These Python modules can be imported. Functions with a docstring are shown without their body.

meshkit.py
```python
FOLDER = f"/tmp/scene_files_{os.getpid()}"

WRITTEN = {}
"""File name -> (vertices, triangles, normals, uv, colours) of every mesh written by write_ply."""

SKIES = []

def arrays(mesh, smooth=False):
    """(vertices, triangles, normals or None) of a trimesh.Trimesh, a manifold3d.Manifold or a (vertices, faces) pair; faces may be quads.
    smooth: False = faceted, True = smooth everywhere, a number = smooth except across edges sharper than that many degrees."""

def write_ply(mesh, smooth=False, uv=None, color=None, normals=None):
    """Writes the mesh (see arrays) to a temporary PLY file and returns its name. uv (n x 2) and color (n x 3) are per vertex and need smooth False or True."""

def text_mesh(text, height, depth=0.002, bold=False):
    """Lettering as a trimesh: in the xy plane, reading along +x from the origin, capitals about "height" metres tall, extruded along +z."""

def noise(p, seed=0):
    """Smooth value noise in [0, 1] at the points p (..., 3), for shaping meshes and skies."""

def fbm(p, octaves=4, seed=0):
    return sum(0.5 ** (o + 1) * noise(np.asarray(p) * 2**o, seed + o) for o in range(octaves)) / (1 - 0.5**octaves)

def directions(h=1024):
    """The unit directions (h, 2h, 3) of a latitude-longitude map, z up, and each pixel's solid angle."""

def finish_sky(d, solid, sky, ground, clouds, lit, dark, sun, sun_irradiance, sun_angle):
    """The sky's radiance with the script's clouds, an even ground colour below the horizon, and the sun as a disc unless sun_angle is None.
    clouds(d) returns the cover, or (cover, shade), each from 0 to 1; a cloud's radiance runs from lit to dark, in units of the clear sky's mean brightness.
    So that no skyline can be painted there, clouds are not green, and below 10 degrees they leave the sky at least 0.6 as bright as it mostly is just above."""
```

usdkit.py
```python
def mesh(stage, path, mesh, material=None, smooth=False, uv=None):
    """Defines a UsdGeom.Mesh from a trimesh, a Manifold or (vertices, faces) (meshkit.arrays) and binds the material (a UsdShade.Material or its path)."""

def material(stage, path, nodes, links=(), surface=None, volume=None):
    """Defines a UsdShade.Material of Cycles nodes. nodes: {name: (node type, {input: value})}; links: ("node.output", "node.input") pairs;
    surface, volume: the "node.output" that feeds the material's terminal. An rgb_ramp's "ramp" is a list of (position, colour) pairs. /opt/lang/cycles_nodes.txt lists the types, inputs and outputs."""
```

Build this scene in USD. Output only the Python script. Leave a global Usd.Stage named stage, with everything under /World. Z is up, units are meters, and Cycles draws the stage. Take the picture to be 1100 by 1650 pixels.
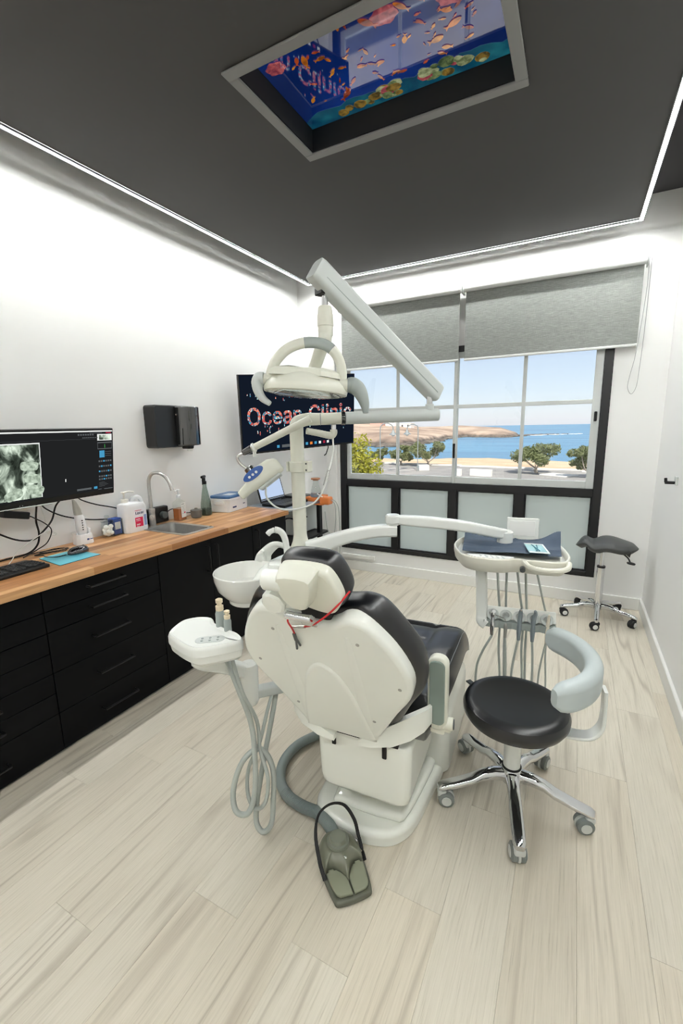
import math, random
import numpy as np, trimesh, manifold3d, usdkit, meshkit
from shapely.geometry import Polygon
from pxr import Usd, UsdGeom, UsdLux, UsdShade, Gf, Sdf

stage = Usd.Stage.CreateInMemory()
UsdGeom.SetStageUpAxis(stage, 'Z')
UsdGeom.SetStageMetersPerUnit(stage, 1.0)
UsdGeom.Xform.Define(stage, '/World')
UsdGeom.Scope.Define(stage, '/World/Looks')

# ---------------------------------------------------------------- camera, sky, sun, exposure
EYE = (0.0, 0.0, 1.45)
RIGHT, UP, BACK = (0.88467, 0.46586, -0.01825), (0.07156, -0.09699, 0.99271), (0.46074, -0.86760, -0.11799)
cam = UsdGeom.Camera.Define(stage, '/World/camera')
_f = np.array([-0.46073529, 0.86760471, -0.18704291]); _r = np.array([0.88466903, 0.46586215, -0.01825272])
_r = _r - _f * (_r @ _f) / (_f @ _f); _r /= np.linalg.norm(_r); _f /= np.linalg.norm(_f); _u = np.cross(_r, _f)
cam.AddTransformOp().Set(Gf.Matrix4d(*[float(x) for x in (*_r, 0, *_u, 0, *(-_f), 0, *EYE, 1)]))
cam.CreateHorizontalApertureAttr(24.0)
cam.CreateFocalLengthAttr(24.0 * 707.73 / 1100)
cam.CreateClippingRangeAttr(Gf.Vec2f(0.05, 20000))
EXPOSURE = 0.1
cam.CreateExposureAttr(EXPOSURE)
SKY_STRENGTH = 0.128
SUN_IRRADIANCE = 1.35
LED_RADIANCE = 146.0

_sky = usdkit.material(stage, '/World/Looks/sky', {
    's': ('sky_texture', {'sky_type': 'multiple_scattering', 'sun_disc': False, 'sun_elevation': math.radians(48), 'sun_rotation': math.radians(200), 'aerosol_density': 1.6}),
    'h': ('mix', {'mix_type': 'mix', 'fac': 0.74, 'color2': (4.5, 4.6, 5.0)}),
    'b': ('background_shader', {'strength': SKY_STRENGTH})},
    [('s.color', 'h.color1'), ('h.color', 'b.color')], surface='b.background')
_dome = UsdLux.DomeLight.Define(stage, '/World/sky')
UsdShade.MaterialBindingAPI.Apply(_dome.GetPrim()).Bind(_sky)
_sun = UsdLux.DistantLight.Define(stage, '/World/sun')
_sun.CreateAngleAttr(0.53); _sun.CreateNormalizeAttr(True)
_sun.CreateIntensityAttr(SUN_IRRADIANCE)
_sun.CreateColorAttr(Gf.Vec3f(1.0, 0.93, 0.82))
_sun.AddRotateXYZOp().Set(Gf.Vec3f(42, 0, 25))      # shines towards +y and down, from behind the building

# ---------------------------------------------------------------- helpers: shapes
A = lambda *p: np.array(p, float)
def lin(c):
    c = np.asarray(c, float) / 255
    return tuple(np.where(c < 0.04045, c / 12.92, ((c + 0.055) / 1.055) ** 2.4))
def tm(v, f): return trimesh.Trimesh(np.asarray(v, float), np.asarray(f, int), process=False)
def join(*ms):
    out = []
    for m in ms: out += list(m) if isinstance(m, (list, tuple)) else [m]
    return trimesh.util.concatenate(out)
def hull(pts):
    m = manifold3d.Manifold.hull_points(np.asarray(pts, float)).to_mesh()
    return tm(m.vert_properties[:, :3], m.tri_verts)
def rotm(rx=0, ry=0, rz=0):
    rx, ry, rz = map(math.radians, (rx, ry, rz))
    X = A(1,0,0, 0,math.cos(rx),-math.sin(rx), 0,math.sin(rx),math.cos(rx)).reshape(3,3)
    Y = A(math.cos(ry),0,math.sin(ry), 0,1,0, -math.sin(ry),0,math.cos(ry)).reshape(3,3)
    Z = A(math.cos(rz),-math.sin(rz),0, math.sin(rz),math.cos(rz),0, 0,0,1).reshape(3,3)
    return Z @ Y @ X
def mv(m, t=(0,0,0), rx=0, ry=0, rz=0, s=1, R=None):
    R = rotm(rx, ry, rz) if R is None else R
    if isinstance(m, (list, tuple)): m = join(m)
    return tm((m.vertices * s) @ np.asarray(R, float).T + np.asarray(t, float), m.faces)
def basis(x, z):
    """rotation matrix whose columns are: x (made square to z), z cross x, z"""
    z = np.asarray(z, float) / np.linalg.norm(z); x = np.asarray(x, float); x = x - z * (x @ z); x /= np.linalg.norm(x)
    return np.stack([x, np.cross(z, x), z], 1)
def rbox(c, s, r=.004, n=3, rz=0, rx=0, ry=0):
    """box with rounded edges, centre c, size s"""
    s = np.asarray(s, float); r = min(r, s.min() / 2 * .98)
    a = np.linspace(0, math.pi / 2, n + 1)
    d = np.array([(math.cos(p) * math.cos(t), math.cos(p) * math.sin(t), math.sin(p)) for p in a for t in a])
    pts = np.vstack([(d * r + s / 2 - r) * sg for sg in np.array(np.meshgrid([1,-1],[1,-1],[1,-1])).reshape(3,-1).T])
    return mv(hull(np.unique(np.round(pts, 6), axis=0)), c, rx, ry, rz)
def box(c, s, b=.002, rz=0, rx=0, ry=0):
    """box with one chamfer"""
    s = np.asarray(s, float); b = min(b, s.min() / 2 * .9); h = s / 2
    pts = [np.where(np.arange(3) == k, h, h - b) * sg for k in range(3) for sg in np.array(np.meshgrid([1,-1],[1,-1],[1,-1])).reshape(3,-1).T]
    return mv(hull(pts), c, rx, ry, rz)
def bx(x0, x1, y0, y1, z0, z1, b=.002): return box(((x0+x1)/2, (y0+y1)/2, (z0+z1)/2), (x1-x0, y1-y0, z1-z0), b)
def spline(pts, k=6, closed=False):
    p = np.asarray(pts, float); n = len(p)
    if n < 3 and not closed: return np.array([p[0] + (p[1]-p[0]) * t for t in np.linspace(0, 1, max(2, k // 2))])
    q = np.vstack([p[-1], p, p[:2]]) if closed else np.vstack([2*p[0]-p[1], p, 2*p[-1]-p[-2]])
    out = []
    for i in range(n if closed else n - 1):
        a, b, c, d = q[i:i+4]
        for t in np.arange(k) / k:
            out.append(.5 * ((2*b) + (c-a)*t + (2*a-5*b+4*c-d)*t*t + (3*b-a-3*c+d)*t**3))
    if not closed: out.append(p[-1])
    return np.array(out)
def fan_caps(rings, flip=False):
    pass
def loft(rings, caps=(True, True), closed=False):
    R = np.asarray(rings, float); k, n, _ = R.shape
    v = R.reshape(-1, 3); F = []
    i, j = np.meshgrid(np.arange(k if closed else k - 1), np.arange(n), indexing='ij'); i2 = (i + 1) % k; j2 = (j + 1) % n
    q = np.stack([i*n+j, i*n+j2, i2*n+j2, i2*n+j], -1).reshape(-1, 4)
    F = [q[:, [0,1,2]], q[:, [0,2,3]]]
    if not closed:
        ar = np.arange(n)
        if caps[0]:
            v = np.vstack([v, R[0], R[0].mean(0)]); c = len(v) - 1; b = c - n
            F.append(np.stack([np.full(n, c), b + (ar + 1) % n, b + ar], 1))
        if caps[1]:
            v = np.vstack([v, R[-1], R[-1].mean(0)]); c = len(v) - 1; b = c - n
            F.append(np.stack([np.full(n, c), b + ar, b + (ar + 1) % n], 1))
    m = tm(v, np.vstack(F))
    m.merge_vertices()
    if m.is_watertight and m.volume < 0: m.invert()
    return m
def frames(p, up=None):
    t = np.gradient(p, axis=0); t /= np.linalg.norm(t, axis=1, keepdims=True) + 1e-12
    if up is not None:
        s = np.cross(t, np.asarray(up, float)); s /= np.linalg.norm(s, axis=1, keepdims=True) + 1e-12
        return t, s, np.cross(s, t)
    a = np.cross(t[0], A(0,0,1) if abs(t[0][2]) < .9 else A(1,0,0)); a /= np.linalg.norm(a); S = [a]
    for i in range(1, len(p)):
        a = S[-1] - t[i] * (S[-1] @ t[i]); S.append(a / (np.linalg.norm(a) + 1e-12))
    S = np.array(S); return t, S, np.cross(t, S)
def tube(pts, r, n=10, k=6, raw=False, closed=False):
    p = np.asarray(pts, float) if raw else spline(pts, k, closed)
    if closed: p = np.vstack([p, p[:1]])
    t, s, u = frames(p)
    if closed: t[0] = t[-1] = (t[0] + t[-1]) / np.linalg.norm(t[0] + t[-1])
    rr = np.interp(np.linspace(0, 1, len(p)), np.linspace(0, 1, len(r)), r) if np.ndim(r) else np.full(len(p), r)
    a = np.arange(n) * 2 * math.pi / n
    rings = p[:, None] + rr[:, None, None] * (np.cos(a)[None, :, None] * s[:, None] + np.sin(a)[None, :, None] * u[:, None])
    return loft(rings)
def sweep(pts, prof, up=(0,0,1), k=6, raw=False, scale=None):
    """prof: (side, up) outline swept along pts keeping up"""
    p = np.asarray(pts, float) if raw else spline(pts, k)
    t, s, u = frames(p, up); prof = np.asarray(prof, float)
    sc = np.ones(len(p)) if scale is None else np.interp(np.linspace(0, 1, len(p)), np.linspace(0, 1, len(scale)), scale)
    return loft(p[:, None] + sc[:, None, None] * (prof[None, :, :1] * s[:, None] + prof[None, :, 1:] * u[:, None]))
def rrect(w, h, r, n=4):
    r = min(r, w / 2 * .999, h / 2 * .999); out = []
    for cx, cy, a0 in ((w/2-r, h/2-r, 0), (-w/2+r, h/2-r, 90), (-w/2+r, -h/2+r, 180), (w/2-r, -h/2+r, 270)):
        for a in np.radians(a0 + np.linspace(0, 90, n + 1)): out.append((cx + r * math.cos(a), cy + r * math.sin(a)))
    return np.array(out)
def circ(r, n=24, ry=None):
    a = np.arange(n) * 2 * math.pi / n; return np.stack([r * np.cos(a), (ry or r) * np.sin(a)], 1)
def lathe(prof, n=32, c=(0,0,0)):
    a = np.arange(n) * 2 * math.pi / n
    rings = [np.stack([max(r, 1e-5) * np.cos(a), max(r, 1e-5) * np.sin(a), np.full(n, z)], 1) for r, z in prof]
    return mv(loft(rings), c)
def cyl(c, r, h, n=24, b=.0015):
    """upright cylinder standing on c"""
    b = min(b, h * .4, r * .4)
    return lathe([(r-b, 0), (r, b), (r, h-b), (r-b, h)], n, c)
def rod(a, b, r, n=12, r2=None):
    """straight round bar"""
    a, b = np.asarray(a, float), np.asarray(b, float); h = np.linalg.norm(b - a); r2 = r if r2 is None else r2; e = min(.002, h * .3, r * .3)
    z = (b - a) / h; x = A(1,0,0) if abs(z[0]) < .9 else A(0,1,0)
    return mv(lathe([(r-e, 0), (r, e), (r2, h-e), (r2-e, h)], n), a, R=basis(x, z))
def inset(o, d):
    o = np.asarray(o, float); e = np.roll(o, -1, 0) - o; area = np.sum(o[:,0]*np.roll(o[:,1],-1) - np.roll(o[:,0],-1)*o[:,1])
    nrm = np.stack([e[:,1], -e[:,0]], 1); nrm /= np.linalg.norm(nrm, axis=1, keepdims=True) + 1e-12
    v = nrm + np.roll(nrm, 1, 0); v /= np.linalg.norm(v, axis=1, keepdims=True) + 1e-12
    return o - v * d * np.sign(area)
def slab(o, z0, z1, b=.004, n=3, b0=None):
    """upright solid over the outline o with rounded top (b) and bottom (b0) edges"""
    b0 = b if b0 is None else b0; R = []
    for a in np.linspace(0, math.pi / 2, n + 1): R.append((b0 * (1 - math.sin(a)), z0 + b0 * (1 - math.cos(a))))
    for a in np.linspace(math.pi / 2, 0, n + 1): R.append((b * (1 - math.sin(a)), z1 - b * (1 - math.cos(a))))
    rings = [np.column_stack([inset(o, d), np.full(len(o), z)]) for d, z in R]
    m = loft(rings, caps=(False, False))
    tri = trimesh.creation.triangulate_polygon(Polygon(rings[0][:, :2]), engine='earcut')
    V, F = [m.vertices], [m.faces]; k = len(m.vertices)
    for ring, fl in ((rings[0], True), (rings[-1], False)):
        tri = trimesh.creation.triangulate_polygon(Polygon(ring[:, :2]), engine='earcut')
        V.append(np.column_stack([tri[0], np.full(len(tri[0]), ring[0, 2])])); f = np.asarray(tri[1]); 
        c = np.cross(tri[0][f[:,1]]-tri[0][f[:,0]], tri[0][f[:,2]]-tri[0][f[:,0]])
        f = np.where((c < 0)[:, None], f[:, ::-1], f); F.append((f[:, ::-1] if fl else f) + k); k += len(tri[0])
    out = tm(np.vstack(V), np.vstack(F)); out.merge_vertices()
    if out.is_watertight and out.volume < 0: out.invert()
    return out
def grid(P, thick=None):
    """surface through a (n, m, 3) array of points; thick: made solid downwards along the normals"""
    P = np.asarray(P, float); n, m, _ = P.shape
    i, j = np.meshgrid(np.arange(n-1), np.arange(m-1), indexing='ij')
    q = np.stack([i*m+j, (i+1)*m+j, (i+1)*m+j+1, i*m+j+1], -1).reshape(-1, 4)
    f = np.vstack([q[:, [0,1,2]], q[:, [0,2,3]]]); top = tm(P.reshape(-1, 3), f)
    if thick is None: return top
    N = np.array(top.vertex_normals); v = np.vstack([top.vertices, top.vertices - N * thick]); k = n * m
    edge = np.concatenate([np.arange(m-1), np.arange(n-1)*m + m-1, (n-1)*m + np.arange(m-1, 0, -1), np.arange(n-1, 0, -1)*m])
    e2 = np.roll(edge, -1); s = np.vstack([np.stack([edge, edge+k, e2+k], 1), np.stack([edge, e2+k, e2], 1)])
    out = tm(v, np.vstack([f, f[:, ::-1] + k, s]))
    trimesh.repair.fix_normals(out); return out
def text(s, h, o, x, z, depth=.0006, bold=False, width=None):
    """lettering from o along x, facing z"""
    m = meshkit.text_mesh(s, h, depth, bold)
    if width: m = tm(m.vertices * [width / m.extents[0], 1, 1], m.faces)
    return mv(m, o, R=basis(x, z))

# ---------------------------------------------------------------- helpers: the scene's objects
_used = {}
def numbered(parent, name):
    k = _used.get((parent, name), 0); _used[(parent, name)] = k + 1
    return f'{parent}/{name}' if k == 0 else f'{parent}/{name}_{k:03d}'
class Thing:
    def __init__(s, prim, loc, rz): s.prim, s.path, s.loc, s.rz = prim, str(prim.GetPath()), np.asarray(loc, float), rz
def keys(prim, label=None, cat=None, group=None, kind=None):
    for k, v in (('label', label), ('category', cat), ('group', group), ('kind', kind)):
        if v: prim.SetCustomDataByKey(k, v)
def thing(name, label, cat, loc=(0,0,0), rz=0, group=None, kind=None):
    x = UsdGeom.Xform.Define(stage, numbered('/World', name))
    x.AddTranslateOp().Set(Gf.Vec3d(*map(float, loc))); x.AddRotateZOp().Set(float(rz))
    keys(x.GetPrim(), label, cat, group, kind)
    return Thing(x.GetPrim(), loc, rz)
def part(t, name, mesh, mat, smooth=35, label=None, kind=None, local=False, under=None):
    """a part of thing t; the mesh is given in the room's coordinates unless local; under: the part that carries it"""
    if isinstance(mesh, (list, tuple)): mesh = join(*mesh)
    if not local: mesh = tm((mesh.vertices - t.loc) @ rotm(rz=t.rz), mesh.faces)
    path = numbered(under or t.path, name)
    m = usdkit.mesh(stage, path, mesh, mat, smooth); keys(m.GetPrim(), label, None, None, kind)
    return path
def solo(name, mesh, mat, label, cat, group=None, kind=None, smooth=35):
    if isinstance(mesh, (list, tuple)): mesh = join(*mesh)
    m = usdkit.mesh(stage, numbered('/World', name), mesh, mat, smooth); keys(m.GetPrim(), label, cat, group, kind)
    return m.GetPrim()
def struct(name, mesh, mat, label=None, cat=None, smooth=False):
    return solo(name, mesh, mat, label, cat, kind='structure', smooth=smooth)
def dup(t, loc, rz=0, label=None, group=None):
    was = t.prim.GetCustomData(); base = t.prim.GetName()
    r = thing(base, label or was['label'], was['category'], loc, rz, group or was.get('group'))
    r.prim.GetReferences().AddInternalReference(t.prim.GetPath()); r.prim.SetInstanceable(True)
    return r

# ---------------------------------------------------------------- helpers: materials
def mat(name, col, rough=.5, metal=0., bump=None, var=None, coat=0., spec=.5, trans=0., ior=1.5, emit=None, estr=0., sub=0., fine=None):
    """principled surface; col in sRGB 0-255; var=(scale, other colour): mottled by noise; bump=(scale, strength, distance)"""
    p = {'base_color': lin(col), 'roughness': rough, 'metallic': metal, 'coat_weight': coat, 'specular_ior_level': spec, 'transmission_weight': trans, 'ior': ior}
    if emit is not None: p |= {'emission_color': lin(emit), 'emission_strength': estr}
    if sub: p |= {'subsurface_weight': sub, 'subsurface_scale': .01}
    nodes, links = {'p': ('principled_bsdf', p)}, []
    if var or bump: nodes['g'] = ('texture_coordinate', {})
    if var:
        nodes['n'] = ('noise_texture', {'scale': var[0], 'detail': 4.0}); nodes['m'] = ('mix', {'color1': lin(col), 'color2': lin(var[1])})
        links += [('g.object', 'n.vector'), ('n.fac', 'm.fac'), ('m.color', 'p.base_color')]
    if bump:
        nodes['bn'] = ('noise_texture', {'scale': bump[0], 'detail': 3.0}); nodes['b'] = ('bump', {'strength': bump[1], 'distance': bump[2] if len(bump) > 2 else .002})
        links += [('g.object', 'bn.vector'), ('bn.fac', 'b.height'), ('b.normal', 'p.normal')]
    return usdkit.material(stage, '/World/Looks/' + name, nodes, links, surface='p.BSDF')
def glow(name, col, strength):
    return usdkit.material(stage, '/World/Looks/' + name, {'e': ('emission', {'color': lin(col), 'strength': strength})}, [], surface='e.emission')

WALL = mat('wall_paint', (238, 238, 236), .6, bump=(220, .08, .001))
WHITE = mat('white_plastic', (238, 240, 235), .28, coat=.3)
WARMWHITE = mat('warm_white_plastic', (226, 226, 216), .3, coat=.3)
CREAM = mat('cream_plastic', (223, 223, 209), .35, coat=.2)
LGREY = mat('light_grey_plastic', (196, 201, 198), .42)
MGREY = mat('mid_grey_plastic', (150, 158, 154), .45)
DGREY = mat('dark_grey_plastic', (70, 74, 74), .45)
BLACK = mat('black_plastic', (11, 11, 12), .42, spec=.35)
GLOSSBLACK = mat('gloss_black_plastic', (7, 7, 8), .05, coat=1., spec=.9)
RUBBER = mat('black_rubber', (22, 22, 23), .7)
LEATHER = mat('black_leather', (10, 12, 16), .3, bump=(320, .04, .001), spec=.75)
HOSE = mat('grey_hose', (172, 178, 173), .45)
CHROME = mat('chrome', (225, 226, 228), .07, 1.0)
STEEL = mat('brushed_steel', (206, 205, 201), .3, .85, var=(60, (184, 182, 178)))
ALU = mat('aluminium', (176, 178, 178), .35, .85)
SASH = mat('sash_grey', (196, 200, 198), .35)
FRAMEBLACK = mat('black_frame_paint', (15, 15, 18), .42)
CAB = mat('black_cabinet_front', (7, 8, 10), .5, spec=.12, bump=(400, .05, .001))
GLASSCLEAR = usdkit.material(stage, '/World/Looks/window_glass', {
    't': ('transparent_bsdf', {'color': (.97, .98, .98)}), 'g': ('glossy_bsdf', {'color': (1, 1, 1), 'roughness': 0.0}), 'f': ('layer_weight', {'blend': .35}), 'k': ('math', {'math_type': 'power', 'value2': 4.0}), 'k2': ('math', {'math_type': 'multiply_add', 'value2': .5, 'value3': .03}), 'm': ('mix_closure', {})},
    [('f.facing', 'k.value1'), ('k.value', 'k2.value1'), ('k2.value', 'm.fac'), ('t.BSDF', 'm.closure1'), ('g.BSDF', 'm.closure2')], surface='m.closure')
FROST = usdkit.material(stage, '/World/Looks/frosted_glass', {
    't': ('translucent_bsdf', {'color': (.90, .93, .87)}), 'd': ('diffuse_bsdf', {'color': (.66, .72, .71)}), 'g': ('glossy_bsdf', {'color': (.9, .9, .9), 'roughness': .18}), 'm1': ('mix_closure', {'fac': .62}), 'm2': ('mix_closure', {'fac': .04})},
    [('d.BSDF', 'm1.closure1'), ('t.BSDF', 'm1.closure2'), ('m1.closure', 'm2.closure1'), ('g.BSDF', 'm2.closure2')], surface='m2.closure')
def thin_glass(name, tint):
    return usdkit.material(stage, '/World/Looks/' + name, {
        't': ('transparent_bsdf', {'color': tint}), 'g': ('glossy_bsdf', {'color': (1, 1, 1), 'roughness': 0.02}), 'f': ('layer_weight', {'blend': .35}), 'k': ('math', {'math_type': 'power', 'value2': 3.0}), 'k2': ('math', {'math_type': 'multiply_add', 'value2': .55, 'value3': .04}), 'm': ('mix_closure', {})},
        [('f.facing', 'k.value1'), ('k.value', 'k2.value1'), ('k2.value', 'm.fac'), ('t.BSDF', 'm.closure1'), ('g.BSDF', 'm.closure2')], surface='m.closure')
CLEARGLASS = thin_glass('clear_glass', (.93, .95, .94))
# ---------------------------------------------------------------- the room
XL, XR, YB, YF, ZC, ZP = -2.555, 0.545, 3.958, -1.35, 2.98, 2.77
_plank = usdkit.material(stage, '/World/Looks/oak_plank', {
    'g': ('geometry', {}), 'o': ('object_info', {}),
    'c1': ('math', {'math_type': 'multiply', 'value2': 37.0}), 'c2': ('math', {'math_type': 'multiply', 'value2': 91.0}), 'cx': ('combine_xyz', {}),
    'a': ('vector_math', {'math_type': 'add'}),
    'mp': ('mapping', {'scale': (5.0, .42, 1)}), 'warp': ('noise_texture', {'scale': 1.0, 'detail': 2.0, 'roughness': .5}),
    'w': ('math', {'math_type': 'multiply', 'value2': 46.0}),
    'mf': ('mapping', {'scale': (190.0, 4.2, 1)}), 'fine': ('noise_texture', {'scale': 1.0, 'detail': 5.0, 'roughness': .72}),
    'sx': ('separate_xyz', {}), 'px': ('math', {'math_type': 'multiply', 'value2': 75.0}), 'sum': ('math', {'math_type': 'add'}), 'sn': ('math', {'math_type': 'sine'}),
    'rings': ('map_range', {'from_min': -1.0, 'from_max': 1.0}),
    'pw': ('math', {'math_type': 'power', 'value2': 5.0}),
    'mk': ('mapping', {'scale': (7.0, 1.0, 1)}), 'mask': ('noise_texture', {'scale': 1.0, 'detail': 1.0}), 'mr': ('map_range', {'from_min': .46, 'from_max': .62, 'clamp': True}),
    'ringm': ('math', {'math_type': 'multiply'}),
    'tone': ('rgb_ramp', {'ramp': [(0, lin((216, 209, 194))), (.35, lin((209, 202, 187))), (.7, lin((213, 204, 187))), (1, lin((205, 197, 181)))]}),
    'fr': ('rgb_ramp', {'ramp': [(.3, (.6, .58, .54)), (.42, (.89, .885, .87)), (.6, (1.0, 1.0, 1.0)), (.8, (1.05, 1.05, 1.05))]}),
    'm1': ('mix', {'mix_type': 'multiply', 'fac': .75}),
    'dk': ('mix', {'mix_type': 'mix', 'color2': lin((150, 139, 122))}),
    'k': ('math', {'math_type': 'multiply', 'value2': .5}),
    'b': ('bump', {'strength': .12, 'distance': .0012}),
    'p': ('principled_bsdf', {'roughness': .42, 'specular_ior_level': .35})},
    [('o.random', 'c1.value1'), ('o.random', 'c2.value1'), ('c1.value', 'cx.x'), ('c2.value', 'cx.y'), ('g.position', 'a.vector1'), ('cx.vector', 'a.vector2'),
     ('a.vector', 'mp.vector'), ('mp.vector', 'warp.vector'), ('warp.fac', 'w.value1'), ('a.vector', 'sx.vector'), ('sx.x', 'px.value1'),
     ('w.value', 'sum.value1'), ('px.value', 'sum.value2'), ('sum.value', 'sn.value1'), ('sn.value', 'rings.value'), ('rings.result', 'pw.value1'),
     ('a.vector', 'mk.vector'), ('mk.vector', 'mask.vector'), ('mask.fac', 'mr.value'), ('pw.value', 'ringm.value1'), ('mr.result', 'ringm.value2'),
     ('a.vector', 'mf.vector'), ('mf.vector', 'fine.vector'), ('fine.fac', 'fr.fac'), ('o.random', 'tone.fac'), ('tone.color', 'm1.color1'), ('fr.color', 'm1.color2'),
     ('m1.color', 'dk.color1'), ('ringm.value', 'k.value1'), ('k.value', 'dk.fac'), ('dk.color', 'p.base_color'), ('fine.fac', 'b.height'), ('b.normal', 'p.normal')], surface='p.BSDF')
SUBFLOOR = mat('subfloor', (90, 84, 76), .8)
CEIL = mat('dark_ceiling_paint', (50, 49, 47), .75, bump=(150, .1, .001))
CEILTOP = mat('black_ceiling_paint', (48, 47, 48), .85)

fl = thing('floor', 'pale oak laminate plank floor', None, kind='structure')
part(fl, 'subfloor', bx(XL, XR, YF, YB, -.06, -.0095, 0), SUBFLOOR, False)
rnd = random.Random(5)
PW, PL = .181, 1.22
col = 0
x = -.44 - PW * 12
while x < XR:
    x0, x1 = max(x, XL), min(x + PW, XR)
    if x1 - x0 > .01:
        k = round((x + .44) / PW)
        y = {0: 1.079, -1: .815}.get(k, rnd.uniform(0, PL)) - 4 * PL
        while y < YB:
            y0, y1 = max(y, YF), min(y + PL, YB)
            if y1 - y0 > .02:
                part(fl, 'plank', bx(x0 + .0002, x1 - .0002, y0 + .0002, y1 - .0002, -.012, 0, .0005), _plank, False)
            y += PL
    x += PW

WX0, WX1, WZ0, WZ1, TH = -2.10, .205, .225, 2.12, .22
struct('wall_back', [bx(XL - .1, WX0, YB, YB + TH, -.06, ZC + .05, 0), bx(WX1, XR + .1, YB, YB + TH, -.06, ZC + .05, 0), bx(WX0, WX1, YB, YB + TH, -.06, WZ0, 0), bx(WX0, WX1, YB, YB + TH, WZ1, ZC + .05, 0)], WALL, 'white painted wall around the wide window')
struct('wall_left', bx(XL - .1, XL, YF - .1, YB, -.06, ZC + .05, 0), WALL, 'white painted wall behind the wooden worktop')
struct('wall_right', bx(XR, XR + .1, YF - .1, YB, -.06, ZC + .05, 0), WALL, 'white painted wall on the right with a low baseboard')
struct('wall_front', bx(XL, XR, YF - .1, YF, -.06, ZC + .05, 0), WALL, 'white painted wall behind the camera')
struct('ceiling', bx(XL - .1, XR + .1, YF - .1, YB + TH, ZC, ZC + .1, 0), CEILTOP, 'black upper ceiling around the lowered panel')
BB = mat('baseboard_paint', (232, 232, 228), .4)
struct('baseboard_back', [bx(XL, XR - .018, YB - .018, YB, 0, .098, .004)], BB, 'white baseboard under the window', smooth=False)
struct('baseboard_right', [bx(XR - .018, XR, YF, YB, 0, .098, .004)], BB, 'white baseboard along the right wall', smooth=False)
struct('baseboard_left', [bx(XL, XL + .018, 2.86, YB - .018, 0, .098, .004)], BB, 'white baseboard beyond the counter', smooth=False)
struct('trim_1', [bx(-2.09, -1.735, YB - .03, YB, .125, .165, .004), bx(-1.737, -1.725, YB - .032, YB, .122, .168, .003)], BB, 'white cable duct low on the wall under the window')

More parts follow.
